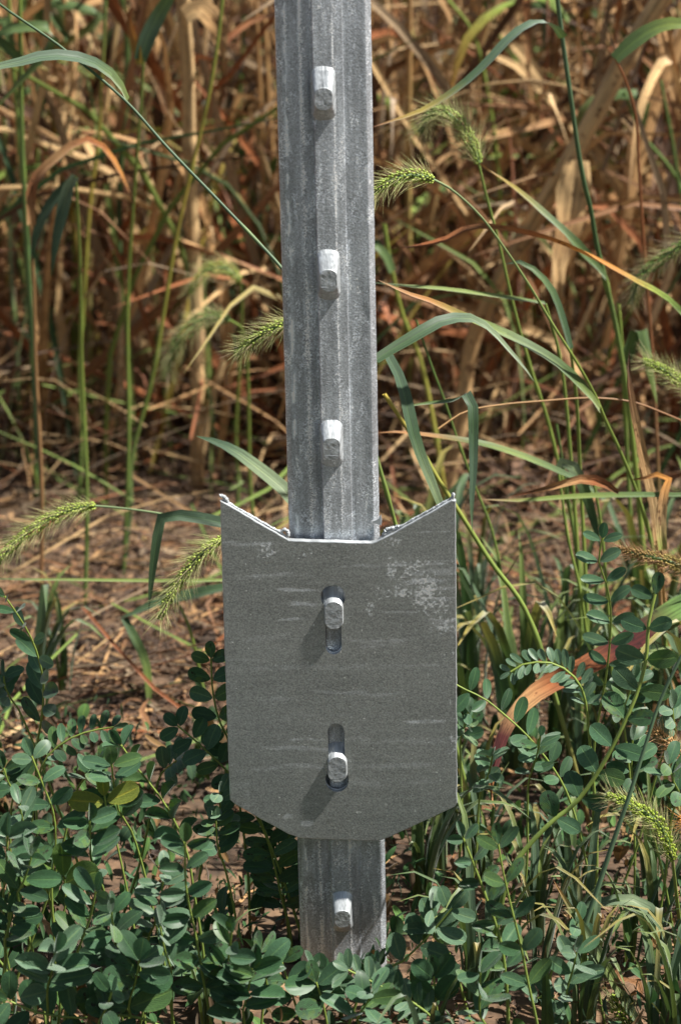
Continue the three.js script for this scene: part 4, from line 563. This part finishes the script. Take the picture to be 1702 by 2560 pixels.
// ---------------------------------------------------------------- dry grass: single stalks, then the tangle nobody could count
{
  const dl = 'dry brown grass stalk with withered blades in the thicket behind the post', dg = 'dry grass stalks in the thicket', protos = [];
  for (let k = 0; k < 9; k++) {
    const o = thing('dry_grass_stalk', dl, 'grass', V(0, 0, 0), dg), H = rr(0.35, 0.6), bx = rr(-0.12, 0.12), bz = rr(-0.05, 0.05);
    const pts = [V(bx, H, bz), V(bx * 0.55, H * 0.66, bz * 0.5), V(bx * 0.2, H * 0.33, 0), V(0, -0.005, 0)], base = pick([C.tan, C.brown, C.straw, C.rust]);
    part('stalk', stemGeo(pts, 0.0009, rr(0.0014, 0.0026), [base, pick([C.tan, C.straw]), pick([C.tan, C.brown, C.lime])], { nodes: [0.3, 0.55, 0.8], sides: 5, seg: 16 }), stemMat, o);
    const c = curve(pts);
    for (let i = 0; i < 5; i++) {
      const p = c.getPointAt(rr(0.1, 0.92)), a = rr(0, 6.28), L = rr(0.06, 0.17), x = Math.cos(a), z = Math.sin(a) * 0.8, up = rr(-0.2, 0.6);
      part('leaf_blade', bladeGeo([p, p.clone().add(V(x * L * 0.3, L * up * 0.5 + 0.01, z * L * 0.3)), p.clone().add(V(x * L * 0.7, L * up * 0.4, z * L * 0.7)), p.clone().add(V(x * L * 0.9, -L * rr(0.1, 0.6), z * L * 0.9))], rr(0.004, 0.009), R() < 0.2 ? [C.green, C.lime, C.orange] : [pick([C.tan, C.brown, C.rust]), pick([C.tan, C.straw, C.rust]), pick([C.brown, C.rust, C.tan])], { face: V(rr(-1, 1), rr(0, 1), rr(-1, 1)), twist: rr(-2, 2), ruffle: 0.003, seg: 10 }), dryMat, o);
    }
    protos.push(o);
  }
  for (let i = 0; i < 150; i++) {
    const z = -0.72 - 1.9 * Math.pow(R(), 1.15), s = CAM.z - z, x = rr(-1, 1) * (0.125 * s + 0.06), p = V(x, groundH(x, z), z);
    if (i < protos.length) { protos[i].position.copy(p); protos[i].rotation.y = rr(0, 6); } else copyOf(protos[i % protos.length], p, rr(0, 6.28), rr(0.75, 1.2));
  }
}
const dryPalette = [C.tan, C.brown, C.rust, C.straw, C.straw, C.brown, C.dark, C.tan, C.grey];
function tangle(name, label, count, place, tint, mat, geos, cat = 'grass') {
  geos.forEach((g, k) => {
    const n = Math.floor(count / geos.length), im = new THREE.InstancedMesh(g, mat, n), M = new THREE.Matrix4(), q = new THREE.Quaternion(), e = new THREE.Euler();
    for (let i = 0; i < n; i++) { const [p, rx, ry, rz, s] = place(i / n); e.set(rx, ry, rz, 'YXZ'); M.compose(p, q.setFromEuler(e), V(s * rr(0.8, 1.2), s, s)); im.setMatrixAt(i, M); const c = tint().clone().multiplyScalar(rr(0.7, 1.35)); im.setColorAt(i, c); }
    im.name = numbered(name); im.userData = { kind: 'stuff', label, category: cat }; im.castShadow = im.receiveShadow = true; scene.add(im);
  });
}
const white = new THREE.Color(1, 1, 1);
const wisp = []; for (let k = 0; k < 4; k++) { const b = [0.25, 0.7, -0.5, 0.05][k], kx = [0.05, -0.12, 0.1, 0.3][k]; wisp.push(bladeGeo([V(0, 0, 0), V(kx * 0.2, 0.35, b * 0.1), V(kx, 0.7, b * 0.35), V(kx * 1.6 + 0.1 * k, 0.92 - Math.abs(b) * 0.25, b * 0.8)], [0.018, 0.026, 0.015, 0.011][k], [white, white], { seg: 8, twist: [1, 2.5, -2, 0.5][k], fold: 0.4, vlen: 0.8 })); }
tangle('dry_grass_tangle', 'dense brown tangle of dead grass behind the post', 7500, () => { const z = -0.68 - 2.5 * Math.pow(R(), 1.05), s = CAM.z - z, x = rr(-1, 1) * (0.125 * s + 0.12); return [V(x, groundH(x, z) - 0.004 + (R() < 0.35 ? rr(0, 0.22) : 0), z), rr(-0.5, 0.5), rr(0, 6.28), rr(-0.7, 0.7) * (R() < 0.45 ? 1.9 : 0.6), rr(0.08, 0.40)]; }, () => pick(dryPalette), dryMat, wisp);
tangle('green_grass_tangle', 'scattered green blades mixed into the dead grass', 620, () => { const z = -0.6 - 2.2 * R(), s = CAM.z - z; let x = rr(-1, 1) * (0.125 * s + 0.1); if (R() < 0.35) x = -Math.abs(x); return [V(x, groundH(x, z), z), rr(-0.3, 0.3), rr(0, 6.28), rr(-0.4, 0.4), rr(0.15, 0.36)]; }, () => pick([C.green, C.deep, C.lime, C.stem, C.yellow, C.lime]), bladeMat, wisp.slice(2));
const straw = [0, 1].map(k => bladeGeo([V(-0.5, 0, 0), V(-0.15, 0.03, 0.04 * k), V(0.2, 0.05, -0.03), V(0.5, 0.02, 0.06 * k)], 0.012, [white, white], { face: V(0.1, 1, 0.3), fold: 0.6, seg: 6, base: 0.8, vlen: 0.5 }));
tangle('fallen_straw', 'long thin fallen straws criss-crossing above the soil', 1400, () => { let z = -0.24 - 0.95 * R(), s = CAM.z - z, x = rr(-1, 1) * (0.125 * s + 0.1); if (x < 0.02 && z > -0.62 && R() < 0.4) z -= 0.5; return [V(x, groundH(x, z) + Math.pow(R(), 2) * 0.09 * smooth(-0.25, -0.7, z), z), rr(-0.2, 0.2), rr(0, 6.28), rr(-0.5, 0.5), rr(0.05, 0.22)]; }, () => pick([C.tan, C.brown, C.rust, C.straw, C.dark, C.grey, C.stem]), dryMat, straw, 'straw');
const small = [leafletGeo(0.55, 0.3, -0.1, 1.1, 0, 0.3), leafletGeo(0.3, 0.4, 0.1, 1.0, 0, -0.3), leafletGeo(0.22, 0.5, -0.06, 1.0, 0, 0.1)];
const smallMat = new THREE.MeshPhysicalMaterial({ map: leafTex, roughness: 0.93, transmission: 0.25, thickness: 0, ior: 1.4, side: THREE.DoubleSide });
tangle('ground_cover', 'small dark weeds and seedlings carpeting the soil under the vetch', 6500, () => { const z = rr(-0.24, 0.3), left = R() < 0.6, x = left ? rr(-0.2, 0.02) : rr(0.0, 0.2), lump = smooth(0.3, 0.52, fbm(x * 22, z * 22, 909, 3)); return [V(x, groundH(x, z) + rr(0, 0.034) * lump, z), rr(-1.2, 0.6), rr(0, 6.28), rr(-0.5, 0.5), rr(0.005, 0.013) * (0.4 + 0.6 * lump)]; }, () => pick([C.deep, C.green, C.deep, C.blue, C.brown, C.deep, C.dark]), smallMat, small, 'weeds');
const lawnBlade = [0.3, -0.5].map(b => bladeGeo([V(0, 0, 0), V(0.04, 0.4, b * 0.15), V(0.02, 0.75, b * 0.5), V(0.1, 0.92, b)], 0.09, [white, white], { seg: 5, fold: 0.4, vlen: 0.8 }));
tangle('added_meadow_grass', 'unseen green meadow grass added on the near side of the vetch', 9000, () => { const z = 0.34 + 2.2 * R(), x = rr(-1.4, 1.4); return [V(x, groundH(x, z) - 0.004, z), rr(-0.5, 0.5), rr(0, 6.28), rr(-0.5, 0.5), rr(0.05, 0.14)]; }, () => pick([C.green, C.deep, C.blue, C.lime, C.green]), bladeMat, lawnBlade);  // out of view; added to cut warm bounce and green the plate reflection
const bits = []; for (let k = 0; k < 3; k++) bits.push(bladeGeo([V(-0.5, 0, 0), V(-0.15, 0.04, 0.06 * k), V(0.2, 0.02, -0.08), V(0.5, 0.05 * k, 0.05)], [0.04, 0.07, 0.16][k], [white, white], { face: V(0.1, 1, 0.2), fold: 0.5, seg: 6, base: 0.4, vlen: 0.7 }));
tangle('straw_litter', 'dead straw and leaf scraps littering the soil', 22000, () => { const far = R() < 0.5, z = far ? rr(-0.9, -0.25) : rr(-2.4, 0.25), s = CAM.z - z, x = rr(-1, 1) * (0.125 * s + 0.1); return [V(x, groundH(x, z) + rr(0.0, 0.007), z), rr(-0.35, 0.35), rr(0, 6.28), rr(-0.35, 0.35), rr(0.004, 0.026)]; }, () => pick([C.tan, C.brown, C.grey, C.dark, C.dark, C.brown, C.dark]), dryMat, bits, 'litter');

renderer.render(scene, camera);
